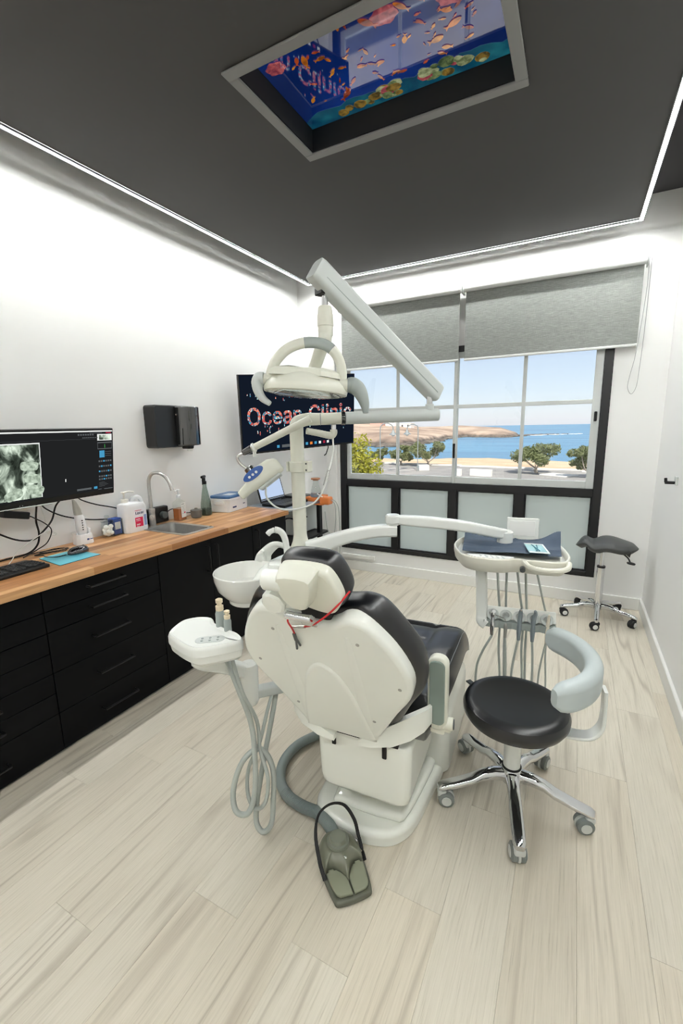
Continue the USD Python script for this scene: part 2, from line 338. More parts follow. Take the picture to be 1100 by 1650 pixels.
# lowered ceiling panel with the opening for the screen
PX0, PX1, PY0, PY1 = -2.285, .262, -1.0, 3.745
HX0, HX1, HY0, HY1 = -1.235, -.305, 1.545, 2.095
PT = .16
struct('ceiling_panel', [bx(PX0, HX0, PY0, PY1, ZP, ZP + PT, 0), bx(HX1, PX1, PY0, PY1, ZP, ZP + PT, 0), bx(HX0, HX1, PY0, HY0, ZP, ZP + PT, 0), bx(HX0, HX1, HY1, PY1, ZP, ZP + PT, 0)], CEIL, 'dark grey lowered ceiling panel edged by light strips')
LEDGLOW = glow('led_light', (252, 254, 252), LED_RADIANCE)
def led(x0, x1, y0, y1, label):
    t = thing('light_strip', label, 'light strip', ((x0+x1)/2, (y0+y1)/2, ZP), group=None)
    w, lx = .007, (x1 - x0) > (y1 - y0)
    if lx: sides = [bx(x0, x1, y0, y0 + .004, ZP - .0106, ZP, .0005), bx(x0, x1, y1 - .004, y1, ZP - .0106, ZP, .0005), bx(x0, x1, y0, y1, ZP + .001, ZP + .012, .0005)]; d = bx(x0 + .001, x1 - .001, y0 + .0045, y1 - .0045, ZP - .010, ZP, .001)
    else: sides = [bx(x0, x0 + .004, y0, y1, ZP - .0106, ZP, .0005), bx(x1 - .004, x1, y0, y1, ZP - .0106, ZP, .0005), bx(x0, x1, y0, y1, ZP + .001, ZP + .012, .0005)]; d = bx(x0 + .0045, x1 - .0045, y0 + .001, y1 - .001, ZP - .010, ZP, .001)
    part(t, 'profile', sides, ALU, False); part(t, 'diffuser', d, LEDGLOW, False)
LW = .028
led(PX0 - LW, PX0, PY0, PY1 + LW, 'white glowing light strip along the ceiling above the left wall')
led(PX0, PX1, PY1, PY1 + LW, 'white glowing light strip along the ceiling above the window blinds')
led(PX1, PX1 + LW, PY0, PY1 + LW, 'white glowing light strip along the ceiling near the right wall')
led(PX0, PX1, PY0 - LW, PY0, 'white glowing light strip along the ceiling behind the camera')

# window: black frame, two sliding sashes above, four frosted panes below
def window():
    t = thing('window_1', 'wide window with two sliding sashes over four frosted panes in a black frame', None, ((WX0+WX1)/2, YB, WZ0), kind='structure')
    F0, F1 = YB - .012, YB + .07
    zs0, zs1 = WZ0, WZ1
    part(t, 'frame', [bx(WX0, WX0 + .065, F0, F1, zs0, zs1, .002)], FRAMEBLACK, False)
    part(t, 'frame', [bx(WX1 - .06, WX1, F0, F1, zs0, zs1, .002)], FRAMEBLACK, False)
    part(t, 'frame', [bx(WX0 + .065, WX1 - .06, F0, F1, zs0, zs0 + .04, .002)], FRAMEBLACK, False)
    part(t, 'frame', [bx(WX0 + .065, WX1 - .06, F0, F1, .882, .945, .002)], FRAMEBLACK, False)
    part(t, 'frame', [bx(WX0 + .065, WX1 - .06, F0, F1, zs1 - .05, zs1, .002)], FRAMEBLACK, False)
    ms = [(-1.542, -1.474), (-.99, -.92), (-.428, -.352)]
    for a, b in ms: part(t, 'mullion', bx(a, b, F0, F1, zs0 + .04, .882, .002), FRAMEBLACK, False)
    xs = [WX0 + .065] + [v for m in ms for v in m] + [WX1 - .06]
    for i in range(4):
        a, b = xs[2*i], xs[2*i+1]
        part(t, 'frosted_pane', bx(a, b, YB + .02, YB + .028, zs0 + .04, .882, .0005), FROST, False)
        q = .012
        part(t, 'glazing_bead', [bx(a, a + q, YB + .004, YB + .02, zs0 + .04, .882, .001), bx(b - q, b, YB + .004, YB + .02, zs0 + .04, .882, .001), bx(a + q, b - q, YB + .004, YB + .02, zs0 + .04, zs0 + .04 + q, .001), bx(a + q, b - q, YB + .004, YB + .02, .882 - q, .882, .001)], FRAMEBLACK, False)
    Z0, Z1 = .945, WZ1 - .05
    # left sash runs on the outer track, right sash on the inner one
    for (a, b, y, wl, wr, mx) in ((-2.035, -.935, YB + .012, .042, .04, -1.497), (-.968, .145, YB - .006, .026, .056, -.402)):
        ya, yb = y, y + .03
        s = part(t, 'sash', [bx(a, a + wl, ya, yb, Z0, Z1, .003), bx(b - wr, b, ya, yb, Z0, Z1, .003), bx(a + wl, b - wr, ya, yb, Z0, Z0 + .058, .003), bx(a + wl, b - wr, ya, yb, Z1 - .05, Z1, .003)], SASH, False)
        part(t, 'glazing_bar', bx(mx - .014, mx + .014, ya + .006, yb - .006, Z0 + .058, Z1 - .05, .002), SASH, False, under=s)
        part(t, 'glazing_bar', bx(a + wl, b - wr, ya + .007, yb - .007, 1.602, 1.634, .002), SASH, False, under=s)
        xa = [a + wl, mx - .014, mx + .014, b - wr]
        for i in (0, 2):
            for z0, z1 in ((Z0 + .058, 1.602), (1.634, Z1 - .05)):
                part(t, 'pane', bx(xa[i], xa[i+1], ya + .013, ya + .017, z0, z1, 0), GLASSCLEAR, False, under=s)
    part(t, 'latch', [rbox((-.955, YB - .012, 1.235), (.02, .016, .13), .006), rbox((-.955, YB - .02, 1.26), (.012, .012, .03), .004)], BLACK, label='black sash latch')
    part(t, 'latch', [rbox((.118, YB - .012, 1.505), (.02, .016, .075), .006)], BLACK, label='black sash latch')
window()
# ---------------------------------------------------------------- worktop and cabinets on the left
_butcher = usdkit.material(stage, '/World/Looks/butcher_block', {
    'g': ('geometry', {}), 's': ('separate_xyz', {}), 'xz': ('math', {'math_type': 'add'}), 'c': ('combine_xyz', {}),
    'bk': ('brick_texture', {'color1': (0.0, 0, 0), 'color2': (1.0, 1, 1), 'mortar': (.35, .35, .35), 'scale': 1.0, 'mortar_size': .0006, 'brick_width': .46, 'row_height': .0425, 'offset': .37, 'bias': 0.0}),
    'mp': ('mapping', {'scale': (60.0, 2.5, 60.0)}), 'n': ('noise_texture', {'scale': 1.0, 'detail': 5.0, 'distortion': .3}),
    'r': ('rgb_ramp', {'ramp': [(0, lin((164, 112, 68))), (.4, lin((187, 136, 88))), (.7, lin((203, 155, 107))), (1, lin((216, 172, 126)))]}),
    'nr': ('rgb_ramp', {'ramp': [(.3, (.66, .62, .58)), (.55, (1, 1, 1)), (.8, (1.1, 1.1, 1.1))]}),
    'm': ('mix', {'mix_type': 'multiply', 'fac': .8}), 'p': ('principled_bsdf', {'roughness': .33, 'specular_ior_level': .4})},
    [('g.position', 's.vector'), ('s.x', 'xz.value1'), ('s.z', 'xz.value2'), ('s.y', 'c.x'), ('xz.value', 'c.y'), ('c.vector', 'bk.vector'), ('bk.color', 'r.fac'),
     ('g.position', 'mp.vector'), ('mp.vector', 'n.vector'), ('n.fac', 'nr.fac'), ('r.color', 'm.color1'), ('nr.color', 'm.color2'), ('m.color', 'p.base_color')], surface='p.BSDF')
CT, CB, CX = .825, .788, -1.972
SX0, SX1, SY0, SY1 = -2.452, -2.082, 1.868, 2.095     # sink opening
solo('worktop', [bx(XL + .001, CX, -.9, SY0, CB, CT, .0015), bx(XL + .001, CX, SY1, 2.822, CB, CT, .0015), bx(XL + .001, SX0, SY0 - .001, SY1 + .001, CB, CT, 0), bx(SX1, CX, SY0 - .001, SY1 + .001, CB, CT, .0015)], _butcher,
     'long butcher block worktop along the left wall', 'worktop', smooth=False)
CARC = mat('cabinet_carcass', (24, 24, 26), .6)
DRAWERWHITE = mat('drawer_box', (190, 190, 188), .5)
FX = -1.995
def carcass(t, y0, y1):
    x0, x1, z0, z1 = XL + .004, FX - .0195, 0.0, CB - .001
    part(t, 'body', [bx(x0, x1, y0 + .0005, y0 + .018, z0, z1, 0), bx(x0, x1, y1 - .018, y1 - .0005, z0, z1, 0), bx(x0, x0 + .01, y0 + .018, y1 - .018, z0, z1, 0), bx(x0 + .01, x1, y0 + .018, y1 - .018, z0, z0 + .018, 0), bx(x1 - .055, x1, y0 + .018, y1 - .018, z1 - .012, z1, 0)], CARC, False)
def bar_handle(p0, p1):
    """bent round bar standing off the front, feet at p0 and p1"""
    p0, p1 = A(*p0), A(*p1); o = A(.032, 0, 0); d = (p1 - p0) / np.linalg.norm(p1 - p0) * .012
    return tube([p0, p0 + o * .7, p0 + o * .95 + d * .35, p0 + o + d, p1 + o - d, p1 + o * .95 - d * .35, p1 + o * .7, p1], .0055, 8, 4)
def drawers(label, y0, y1, zs, wid):
    t = thing('drawer_cabinet', label, 'cabinet', (FX - .25, (y0+y1)/2, 0)); carcass(t, y0, y1)
    for a, b in zip(zs[:-1], zs[1:]):
        d = part(t, 'drawer', [bx(FX - .018, FX, y0 + .0015, y1 - .0015, b + .0015, a - .0015, .0012)], CAB, False)
        part(t, 'drawer_rim', [bx(FX - .05, FX - .021, y0 + .024, y1 - .024, a - .012, a - .004, .001)], DRAWERWHITE, False, under=d)
        ym, zm = (y0 + y1) / 2 - .012, a - min(.045, (a - b) * .45) if a - b < .13 else a - .095
        part(t, 'handle', bar_handle((FX - .0005, ym - wid, zm), (FX - .0005, ym + wid, zm)), BLACK, under=d)
Z6 = [.785, .683, .586, .49, .394, .298, .197, .012]
drawers('black cabinet of six shallow drawers above one deep drawer under the monitor', .374, .979, Z6, .092)
drawers('black cabinet with two shallow and three deep drawers under the mouse and pump bottle', .980, 1.584, [.785, .683, .586, .394, .197, .012], .092)
drawers('black drawer cabinet at the end of the row nearest the camera', -.231, .373, [.785, .586, .394, .197, .012], .092)
def doors(label, y0, y1, hs):
    t = thing('door_cabinet', label, 'cabinet', (FX - .25, (y0+y1)/2, 0)); carcass(t, y0, y1)
    n = len(hs); w = (y1 - y0) / n
    for i, hy in enumerate(hs):
        d = part(t, 'door', bx(FX - .018, FX, y0 + i*w + .0015, y0 + (i+1)*w - .0015, .012, .785, .0012), CAB, False)
        part(t, 'handle', bar_handle((FX - .0005, hy, .585), (FX - .0005, hy, .742)), BLACK, under=d)
doors('black double-door cabinet with two vertical handles under the sink', 1.585, 2.394, [1.944, 2.016])
doors('black single-door cabinet at the far end of the worktop', 2.395, 2.81, [2.432])

# sink and tap
t = thing('sink', 'square stainless steel sink set into the wooden worktop', 'sink', ((SX0+SX1)/2, (SY0+SY1)/2, CT))
o = lambda d, r: rrect(SX1 - SX0 + 2*d, SY1 - SY0 + 2*d, r, 6) + [(SX0+SX1)/2, (SY0+SY1)/2]
ring = lambda d, r, z: np.column_stack([o(d, r), np.full(len(o(d, r)), z)])
part(t, 'basin', loft([ring(.018, .03, CT + .0002), ring(.018, .03, CT + .003), ring(.014, .028, CT + .005), ring(-.004, .03, CT + .0045), ring(-.009, .032, CT + .001), ring(-.012, .035, CT - .05), ring(-.018, .04, CT - .115), ring(-.05, .04, CT - .128), ring(-.05, .04, CT - .132), ring(-.014, .04, CT - .12), ring(-.006, .034, CT - .05), ring(-.002, .03, CT + .0002)], caps=(False, False), closed=True), STEEL)
part(t, 'basin_floor', slab(o(-.03, .035), CT - .131, CT - .1275, .001), STEEL)
part(t, 'drain', lathe([(.0, CT - .127), (.028, CT - .1265), (.03, CT - .1255), (.026, CT - .1245), (.0, CT - .125)], 24, ((SX0+SX1)/2, (SY0+SY1)/2, 0)), CHROME)
part(t, 'overflow', [lathe([(.0, 0), (.008, .0005), (.008, .0015), (0, .0015)], 14, (-2.1, 2.103, CT + .004))], BLACK)
t = thing('tap', 'brushed steel swan-neck mixer tap behind the sink', 'tap', (-2.487, 1.965, CT))
part(t, 'body', [lathe([(.026, 0), (.026, .004), (.022, .006), (.022, .1), (.0235, .101), (.0235, .118), (.014, .122)], 24, (-2.487, 1.965, CT))], STEEL)
part(t, 'spout', tube([(-2.487, 1.965, .94), (-2.487, 1.965, 1.1), (-2.48, 1.968, 1.15), (-2.455, 1.977, 1.18), (-2.41, 1.99, 1.183), (-2.37, 2.003, 1.16), (-2.345, 2.012, 1.12), (-2.332, 2.017, 1.07)], .0115, 14, 6), STEEL)
part(t, 'lever', [rod((-2.487, 1.965, .895), (-2.447, 1.935, .895), .018, 18), rod((-2.452, 1.938, .895), (-2.40, 1.905, .899), .0045, 10)], STEEL)
# things on the worktop, from the far end to the camera
BOXW = mat('white_box_plastic', (231, 233, 235), .3)
BLUELID = mat('blue_lid', (66, 104, 148), .4)
NAVYTXT = mat('navy_print', (32, 48, 92), .5)
REDTXT = mat('magenta_print', (206, 20, 72), .5)
t = thing('storage_box', 'white plastic box with a slate blue lid on the far end of the worktop', 'box', (-2.425, 2.655, CT), 8)
part(t, 'body', slab(rrect(.17, .27, .022), 0, .098, .002, b0=.006), BOXW, local=True)
part(t, 'rim', slab(rrect(.186, .286, .026), .09, .108, .003), BOXW, local=True)
part(t, 'lid', slab(rrect(.182, .282, .026), .108, .128, .006), BLUELID, label='slate blue lid', local=True)
part(t, 'lid_label', box((.02, -.03, .1285), (.07, .09, .0012), .0004), BOXW, local=True)
part(t, 'print', [box((.0853, -.06, .035), (.001, .05, .012), .0002), box((.0853, .075, .045), (.001, .03, .006), .0002)], NAVYTXT, local=True)
for s in (-1, 1): part(t, 'end_grip', rbox((0, s * .142, .075), (.09, .02, .03), .006), BOXW, local=True)
t = thing('spray_bottle', 'smoky green glass spray bottle with a black trigger head', 'bottle', (-2.432, 2.405, CT), -60)
GREENGLASS = thin_glass('smoky_glass', (.62, .69, .64))
part(t, 'bottle', lathe([(.0, 0), (.036, .001), (.041, .006), (.042, .02), (.037, .09), (.024, .17), (.0155, .215), (.0145, .24)], 28), GREENGLASS, local=True)
part(t, 'liquid', lathe([(.0, .004), (.033, .005), (.037, .01), (.038, .02), (.036, .05), (.0, .05)], 24), mat('cleaning_liquid', (120, 128, 120), .1, trans=.7), local=True)
part(t, 'collar', cyl((0, 0, .235), .0165, .022, 20), BLACK, local=True)
part(t, 'trigger_head', [rbox((.006, 0, .272), (.026, .02, .032), .007), rbox((.018, 0, .291), (.075, .022, .02), .008), rod((.05, 0, .292), (.064, 0, .292), .008, 14), tube([(.028, 0, .285), (.04, 0, .268), (.043, 0, .25), (.05, 0, .238)], [.007, .005, .004], 8)], BLACK, local=True)
part(t, 'dip_tube', rod((0, 0, .01), (0, 0, .24), .0025, 6), LGREY, local=True)
STONE = mat('grey_stone_ware', (112, 110, 104), .6, var=(30, (84, 82, 78)))
t = thing('lidded_pot', 'small round grey stoneware pot beside the spray bottle', 'pot', (-2.425, 2.298, CT))
part(t, 'pot', lathe([(.0, 0), (.03, .001), (.037, .008), (.0385, .03), (.0385, .052), (.036, .053), (.034, .04), (0, .04)], 28, (-2.425, 2.298, CT)), STONE)
part(t, 'lid', lathe([(.0, .05), (.0405, .05), (.0415, .054), (.0405, .06), (.02, .064), (.012, .065), (.01, .072), (0, .074)], 28, (-2.425, 2.298, CT)), STONE)
SOAP = mat('amber_soap', (196, 120, 74), .15, trans=.35)
t = thing('soap_dispenser', 'clear square bottle of amber hand wash with a white pump', 'bottle', (-2.47, 2.186, CT), 12)
part(t, 'liquid', slab(rrect(.058, .078, .012), .004, .088, .003), SOAP, local=True, label='amber soap')
part(t, 'bottle', loft([np.column_stack([rrect(.064*a, .084*b, .014*c), np.full(20, z)]) for a, b, c, z in ((.9, .9, 1, 0), (1, 1, 1, .006), (1, 1, 1, .12), (.9, .9, 1, .135), (.5, .4, 1, .15), (.42, .32, .9, .155), (.42, .32, .9, .165))]), CLEARGLASS, local=True)
part(t, 'label', box((.0331, .002, .075), (.0012, .052, .105), .0002), mat('paper_label', (238, 238, 235), .6), local=True)
part(t, 'print', [box((.0341, -.004, .118), (.001, .03, .006), .0002)] + [box((.0341, .0, .105 - i*.009), (.001, .036 - .006*(i % 3), .0022), .0002) for i in range(7)], MGREY, local=True)
part(t, 'emblem', [box((.0341, .012, .056), (.001, .012, .012), .0002)], REDTXT, local=True)
part(t, 'pump', [cyl((0, 0, .162), .0145, .02, 18), rod((0, 0, .18), (0, 0, .212), .0045, 10), rbox((0, 0, .216), (.02, .024, .01), .004), tube([(0, 0, .217), (.0, -.022, .217), (.0, -.036, .211)], .0045, 8)], BOXW, local=True)
t = thing('socket_box', 'black socket box on the wall behind the tap', 'socket', (XL, 2.03, .88))
part(t, 'housing', [rbox((XL + .022, 1.93, .885), (.044, .10, .1), .008), rbox((XL + .022, 2.06, .885), (.044, .13, .11), .008)], BLACK)
part(t, 'plug', [rod((XL + .04, 2.07, .882), (XL + .075, 2.07, .882), .024, 20)], DGREY)
solo('cable', tube([(XL + .07, 2.08, .895), (XL + .06, 2.13, .91), (XL + .03, 2.19, .90), (XL + .02, 2.26, .86), (XL + .02, 2.40, .845), (XL + .02, 2.6, .835), (XL + .02, 2.78, .832)], .0032, 6), BLACK, 'black cable running along the wall behind the soap dispenser', 'cable')
# white jug with pump
t = thing('pump_jug', 'white plastic jug with a pump and a magenta label beside the tap', 'jug', (-2.478, 1.812, CT), 0)
part(t, 'body', loft([np.column_stack([rrect(.1*a, .158*b, .02) + [0, oy], np.full(20, z)]) for a, b, oy, z in ((.92, .95, 0, 0), (1, 1, 0, .008), (1, 1, 0, .13), (.98, .98, 0, .165), (.86, .9, -.004, .182), (.5, .5, -.026, .19), (.3, .26, -.042, .194))]), BOXW, local=True)
part(t, 'handle', tube([(0, .0, .182), (0, .012, .208), (0, .04, .216), (0, .065, .205), (0, .074, .175), (0, .073, .13)], [.013, .013, .014, .014, .013, .011], 10), BOXW, local=True)
part(t, 'pump', [cyl((0, -.044, .188), .021, .026, 22), rod((0, -.044, .21), (0, -.044, .252), .006, 12), rbox((0, -.044, .256), (.024, .026, .009), .004), tube([(0, -.044, .257), (.01, -.01, .258), (.016, .014, .252)], .0055, 8)], mat('pump_white', (232, 230, 222), .35), local=True)
part(t, 'label', box((.0504, .022, .088), (.0012, .088, .118), .0002), mat('jug_label', (236, 238, 244), .5), local=True)
part(t, 'label_block', box((.0514, .008, .063), (.0012, .056, .06), .0002), REDTXT, local=True)
part(t, 'lettering', [text('Lacer', .017, (.0516, -.016, .113), (0, 1, 0), (1, 0, 0), bold=True)], NAVYTXT, local=True, smooth=False)
part(t, 'lettering', [text('Colutorio', .008, (.0516, -.018, .134), (0, 1, 0), (1, 0, 0))], REDTXT, local=True, smooth=False)
part(t, 'print', [box((.0524, .0, .082), (.001, .03, .005), .0001), box((.0524, .002, .072), (.001, .034, .003), .0001), box((.0524, .0, .048), (.001, .026, .007), .0001), box((.0524, -.004, .038), (.001, .02, .003), .0001)], BOXW, local=True)
part(t, 'label_stripe', box((.0514, .054, .07), (.001, .018, .07), .0002), mat('label_blue', (140, 160, 205), .5), local=True)
# cotton jar and the blue box in a clear stand
t = thing('cotton_jar', 'glass jar of white cotton with a glass lid in front of the blue box', 'jar', (-2.478, 1.637, CT))
part(t, 'jar', lathe([(0, 0), (.034, 0), (.037, .004), (.037, .078), (.033, .086), (.033, .092), (.035, .094)], 28, (-2.478, 1.637, CT)), CLEARGLASS)
part(t, 'cotton', [mv(trimesh.creation.icosphere(2, .014), (-2.478 + .018 * math.cos(i * 2.4) * (i % 4 > 0), 1.637 + .018 * math.sin(i * 2.4) * (i % 4 > 0), CT + .017 + .0095 * (i // 2))) for i in range(12)], mat('cotton', (244, 244, 242), .9), kind='stuff')
part(t, 'lid', lathe([(.035, .095), (.036, .1), (.028, .106), (.008, .112), (.008, .117), (.014, .122), (.015, .129), (.009, .136), (0, .137)], 28, (-2.478, 1.637, CT)), CLEARGLASS)
t = thing('blue_box', 'blue and white carton in a clear stand beside the white jug', 'carton', (-2.495, 1.697, CT), 4)
part(t, 'carton', box((0, 0, .056), (.05, .056, .1), .001), mat('carton_blue', (34, 74, 158), .5), local=True)
part(t, 'label', box((.0256, 0, .06), (.0012, .04, .045), .0002), BOXW, local=True)
part(t, 'stand', [box((.03, 0, .05), (.002, .066, .1), .0004), box((0, -.032, .05), (.06, .002, .1), .0004), box((0, .032, .05), (.06, .002, .1), .0004), box((0, 0, .002), (.06, .066, .003), .0004)], CLEARGLASS, local=True)
# handheld scanner in its cradle
t = thing('handheld_scanner', 'slim white and grey handheld scanner standing in its cradle', 'scanner', (-2.47, 1.475, CT), -8)
part(t, 'cradle', [loft([np.column_stack([rrect(w, d, .02), np.full(20, z)]) for w, d, z in ((.07, .092, 0), (.074, .096, .005), (.07, .09, .045), (.064, .084, .058), (.05, .05, .058), (.048, .048, .03))]), rbox((-.01, .034, .068), (.05, .016, .04), .006), rbox((-.01, -.036, .062), (.05, .012, .02), .005)], BOXW, local=True)
part(t, 'body', loft([np.column_stack([rrect(w, d, .013) + [0, oy], np.full(20, z)]) for w, d, oy, z in ((.03, .032, .0, .04), (.042, .05, .0, .07), (.042, .052, -.003, .11), (.038, .046, -.006, .155), (.034, .04, -.009, .17))]), BOXW, local=True)
part(t, 'tip', loft([np.column_stack([rrect(w, d, .009) + [0, oy], np.full(20, z)]) for w, d, oy, z in ((.034, .04, -.009, .17), (.03, .034, -.014, .205), (.022, .02, -.022, .245), (.012, .01, -.027, .26))]), mat('scanner_tip', (168, 168, 160), .35), local=True, label='grey tip')
part(t, 'print', [box((.0215, -.002, .085 + i*.013), (.001, .007, .007), .0002) for i in range(5)], DGREY, local=True)
part(t, 'emblem', [box((.036, .012, .028), (.001, .012, .01), .0002), box((.036, .03, .028), (.001, .018, .004), .0002)], mat('emblem_blue', (60, 80, 130), .5), local=True)
# keyboard, mouse, mat
t = thing('mouse_mat', 'turquoise mouse mat with dark edges', 'mouse mat', (-2.265, 1.268, CT))
part(t, 'sheet', slab(A((-2.372, 1.182), (-2.152, 1.158), (-2.157, 1.366), (-2.374, 1.362)), CT + .0012, CT + .0032, .0004), mat('turquoise_mat', (88, 178, 198), .45, var=(9, (112, 194, 208))))
part(t, 'base', slab(A((-2.374, 1.180), (-2.15, 1.156), (-2.155, 1.368), (-2.376, 1.364)), CT, CT + .0013, .0002), RUBBER)
t = thing('computer_mouse', 'black computer mouse on the turquoise mat', 'mouse', (-2.287, 1.332, CT + .0032), 95)
R = [np.column_stack([circ(1, 28) * [.057 * a, .032 * a] , np.full(28, z)]) for a, z in ((.9, 0), (1, .004), (1, .012), (.93, .022), (.75, .031), (.45, .036), (.1, .038))]
part(t, 'shell', loft(R), GLOSSBLACK, local=True)
part(t, 'wheel', mv(lathe([(0, -.003), (.007, -.003), (.008, 0), (.007, .003), (0, .003)], 16), (.03, 0, .03), rx=90), DGREY, local=True)
solo('cable', tube([(-2.297, 1.275, .832), (-2.31, 1.23, .83), (-2.36, 1.21, .829), (-2.41, 1.22, .829), (-2.45, 1.20, .829), (-2.43, 1.26, .83), (-2.40, 1.33, .83), (-2.44, 1.35, .833), (-2.47, 1.30, .834), (-2.44, 1.22, .836), (-2.40, 1.29, .838), (-2.42, 1.36, .832), (-2.46, 1.34, .83), (-2.5, 1.22, .829), (-2.52, 1.1, .829)], .0024, 6), BLACK, 'coiled black cable of the mouse on the worktop', 'cable')
t = thing('keyboard', 'black keyboard at the left edge on the worktop', 'keyboard', (-2.262, .90, CT), 3.5)
part(t, 'base', slab(rrect(.19, .455, .012), .0, .014, .004), BLACK, local=True)
kr = random.Random(3); KEY = mat('keycap', (30, 31, 33), .5)
rows = [-.062, -.036, -.014, .008, .030, .052]
for i, kx in enumerate(rows):
    kx = -kx
    yk = -.215
    blocks = [(15, -.215), (3, .082), (4, .150)] if i else [(13, -.215), (3, .082)]
    for n, y0 in blocks:
        w = .0185
        for q in range(n):
            if n == 15 and i == 5 and 3 <= q <= 8:
                if q == 3: part(t, 'key', box((-kx * 1.0, y0 + w * 6, .0165), (.0165, w * 6 - .003, .007), .0015), KEY, local=True, smooth=False)
                continue
            part(t, 'key', box((-kx, y0 + w * (q + .5), .0165), (.0165, w - .003, .007), .0015), KEY, local=True, smooth=False)

# monitor on its bracket
class Frame:
    def __init__(s, c, yaw, pitch, roll):
        s.c = A(*c); Rz = rotm(rz=yaw); Rx = rotm(rx=pitch); Ry = rotm(ry=roll); s.R = Rz @ Rx @ Ry
    def __call__(s, m): return mv(join(m) if isinstance(m, (list, tuple)) else m, s.c, R=s.R)
    def p(s, x, y, z): return s.c + s.R @ A(x, y, z)
def rect(x0, x1, z0, z1, y, d=.0006): return box(((x0+x1)/2, y - d/2, (z0+z1)/2), (x1-x0, d, z1-z0), .00005)
DARKSCREEN = glow('dark_screen', (33, 34, 35), 1.0)
SCREENWHITE = glow('screen_white', (232, 235, 232), 1.0)
SCREENGREY = glow('screen_grey', (92, 96, 98), 1.0)
SCREENBLUE = glow('screen_blue', (70, 150, 190), 1.0)
SCREENRED = glow('screen_red', (150, 40, 62), 1.0)
SCREENGREEN = glow('screen_green', (60, 150, 70), 1.0)
XRAY = usdkit.material(stage, '/World/Looks/xray_picture', {
    'g': ('texture_coordinate', {}), 'mp': ('mapping', {'scale': (10, 10, 7.0)}), 'n': ('noise_texture', {'scale': 1.6, 'detail': 5.0, 'roughness': .5, 'distortion': 1.2}),
    'r': ('rgb_ramp', {'ramp': [(.34, (.015, .02, .015)), (.46, lin((74, 84, 74))), (.55, lin((158, 172, 156))), (.66, lin((226, 240, 222)))]}), 'e': ('emission', {'strength': 1.0})},
    [('g.object', 'mp.vector'), ('mp.vector', 'n.vector'), ('n.fac', 'r.fac'), ('r.color', 'e.color')], surface='e.emission')
BONE = usdkit.material(stage, '/World/Looks/xray_bone', {
    'g': ('texture_coordinate', {}), 'n': ('noise_texture', {'scale': 60.0, 'detail': 3.0}), 'r': ('rgb_ramp', {'ramp': [(.3, lin((120, 134, 118))), (.7, lin((206, 222, 202)))]}), 'e': ('emission', {'strength': 1.0})},
    [('g.object', 'n.vector'), ('n.fac', 'r.fac'), ('r.color', 'e.color')], surface='e.emission')
FM = Frame((-2.271, 1.282, 1.291), 91.9, 8.57, -.41)
t = thing('monitor', 'wide black monitor showing an x-ray image on the left wall', 'monitor', FM.p(0, .02, -.18))
part(t, 'casing', FM(rbox((0, .014, 0), (.615, .026, .365), .005)), BLACK)
part(t, 'back_housing', FM([rbox((0, .038, -.03), (.36, .03, .2), .01)]), BLACK)
part(t, 'screen', FM(rect(-.301, .301, -.155, .173, .001, .0006)), DARKSCREEN, False)
W0 = lambda *rs: FM([rect(*r, .0003 - .0, .0004) for r in rs])
part(t, 'window_bar', W0((-.301, .301, .165, .172)), SCREENWHITE, False)
part(t, 'tool_row', W0((-.301, .2, .128, .1285), *[(.105 + i*.013, .114 + i*.013, .147, .155) for i in range(7)], *[(.13 + i*.01, .136 + i*.01, .133, .138) for i in range(9)], (.17, .24, .158, .161)), SCREENGREY, False)
part(t, 'close_button', W0((.262, .292, .156, .163)), SCREENRED, False)
part(t, 'xray_image', FM(rect(-.301, -.085, -.145, .118, .0004, .0004)), XRAY, False)
part(t, 'xray_border', W0((-.088, -.084, -.145, .12), (-.301, -.084, .114, .12)), SCREENWHITE, False)
vb = []
for i, (vx, vz, ang) in enumerate(((-.135, .01, -6), (-.125, -.05, -10), (-.115, -.105, -14), (-.21, -.12, 20))):
    o_ = spline(A((-.038, .018), (0, .024), (.036, .018), (.034, -.014), (0, -.02), (-.036, -.016)), 5, True)
    m = slab(o_ @ A(math.cos(math.radians(ang)), math.sin(math.radians(ang)), -math.sin(math.radians(ang)), math.cos(math.radians(ang))).reshape(2,2), 0, .0003, .0001)
    vb.append(mv(m, (vx, .0001, vz), rx=90))
part(t, 'vertebra', FM(vb), BONE, False)
part(t, 'side_panel', W0((.212, .297, .118, .153)), SCREENWHITE, False)
part(t, 'side_panel', W0((.212, .297, .072, .11)), SCREENGREY, False)
part(t, 'side_panel', FM([rect(.214, .295, .076, .104, .0001, .0003)]), DARKSCREEN, False)
part(t, 'side_panel', FM([rect(.222, .287, .122, .148, .0001, .0003)]), XRAY, False)
part(t, 'marker', FM([rect(.252, .256, .078, .098, -.0001, .0003)]), SCREENGREEN, False)
part(t, 'slider_block', W0((.222, .252, .026, .064)), SCREENBLUE, False)
ic, icb = [], []
for row, z in enumerate((.006, -.022, -.05, -.078, -.094)):
    for i in range(6):
        (icb if (i + row) % 4 == 2 else ic).append((.216 + i*.0135, .225 + i*.0135, z - .004, z + .005))
part(t, 'icon_row', W0(*ic, *[(.256, .292, .056 - i*.011, .058 - i*.011) for i in range(3)], *[(.216, .25 + .01*(i % 3), -.112 - i*.007, -.1105 - i*.007) for i in range(4)]), SCREENGREY, False)
part(t, 'icon_row', W0(*icb), SCREENBLUE, False)
part(t, 'status_box', W0((.09, .17, -.142, -.132), (.21, .23, -.15, -.147), (.245, .297, -.152, -.148)), SCREENGREY, False)
part(t, 'status_box', W0((.185, .205, -.143, -.13)), SCREENBLUE, False)
part(t, 'cursor', W0((.03, .035, -.085, -.07)), SCREENWHITE, False)
part(t, 'button', FM([rod((-.19 + i*.012, -.001, -.174), (-.19 + i*.012, .002, -.174), .0022, 8) for i in range(2)]), LGREY)
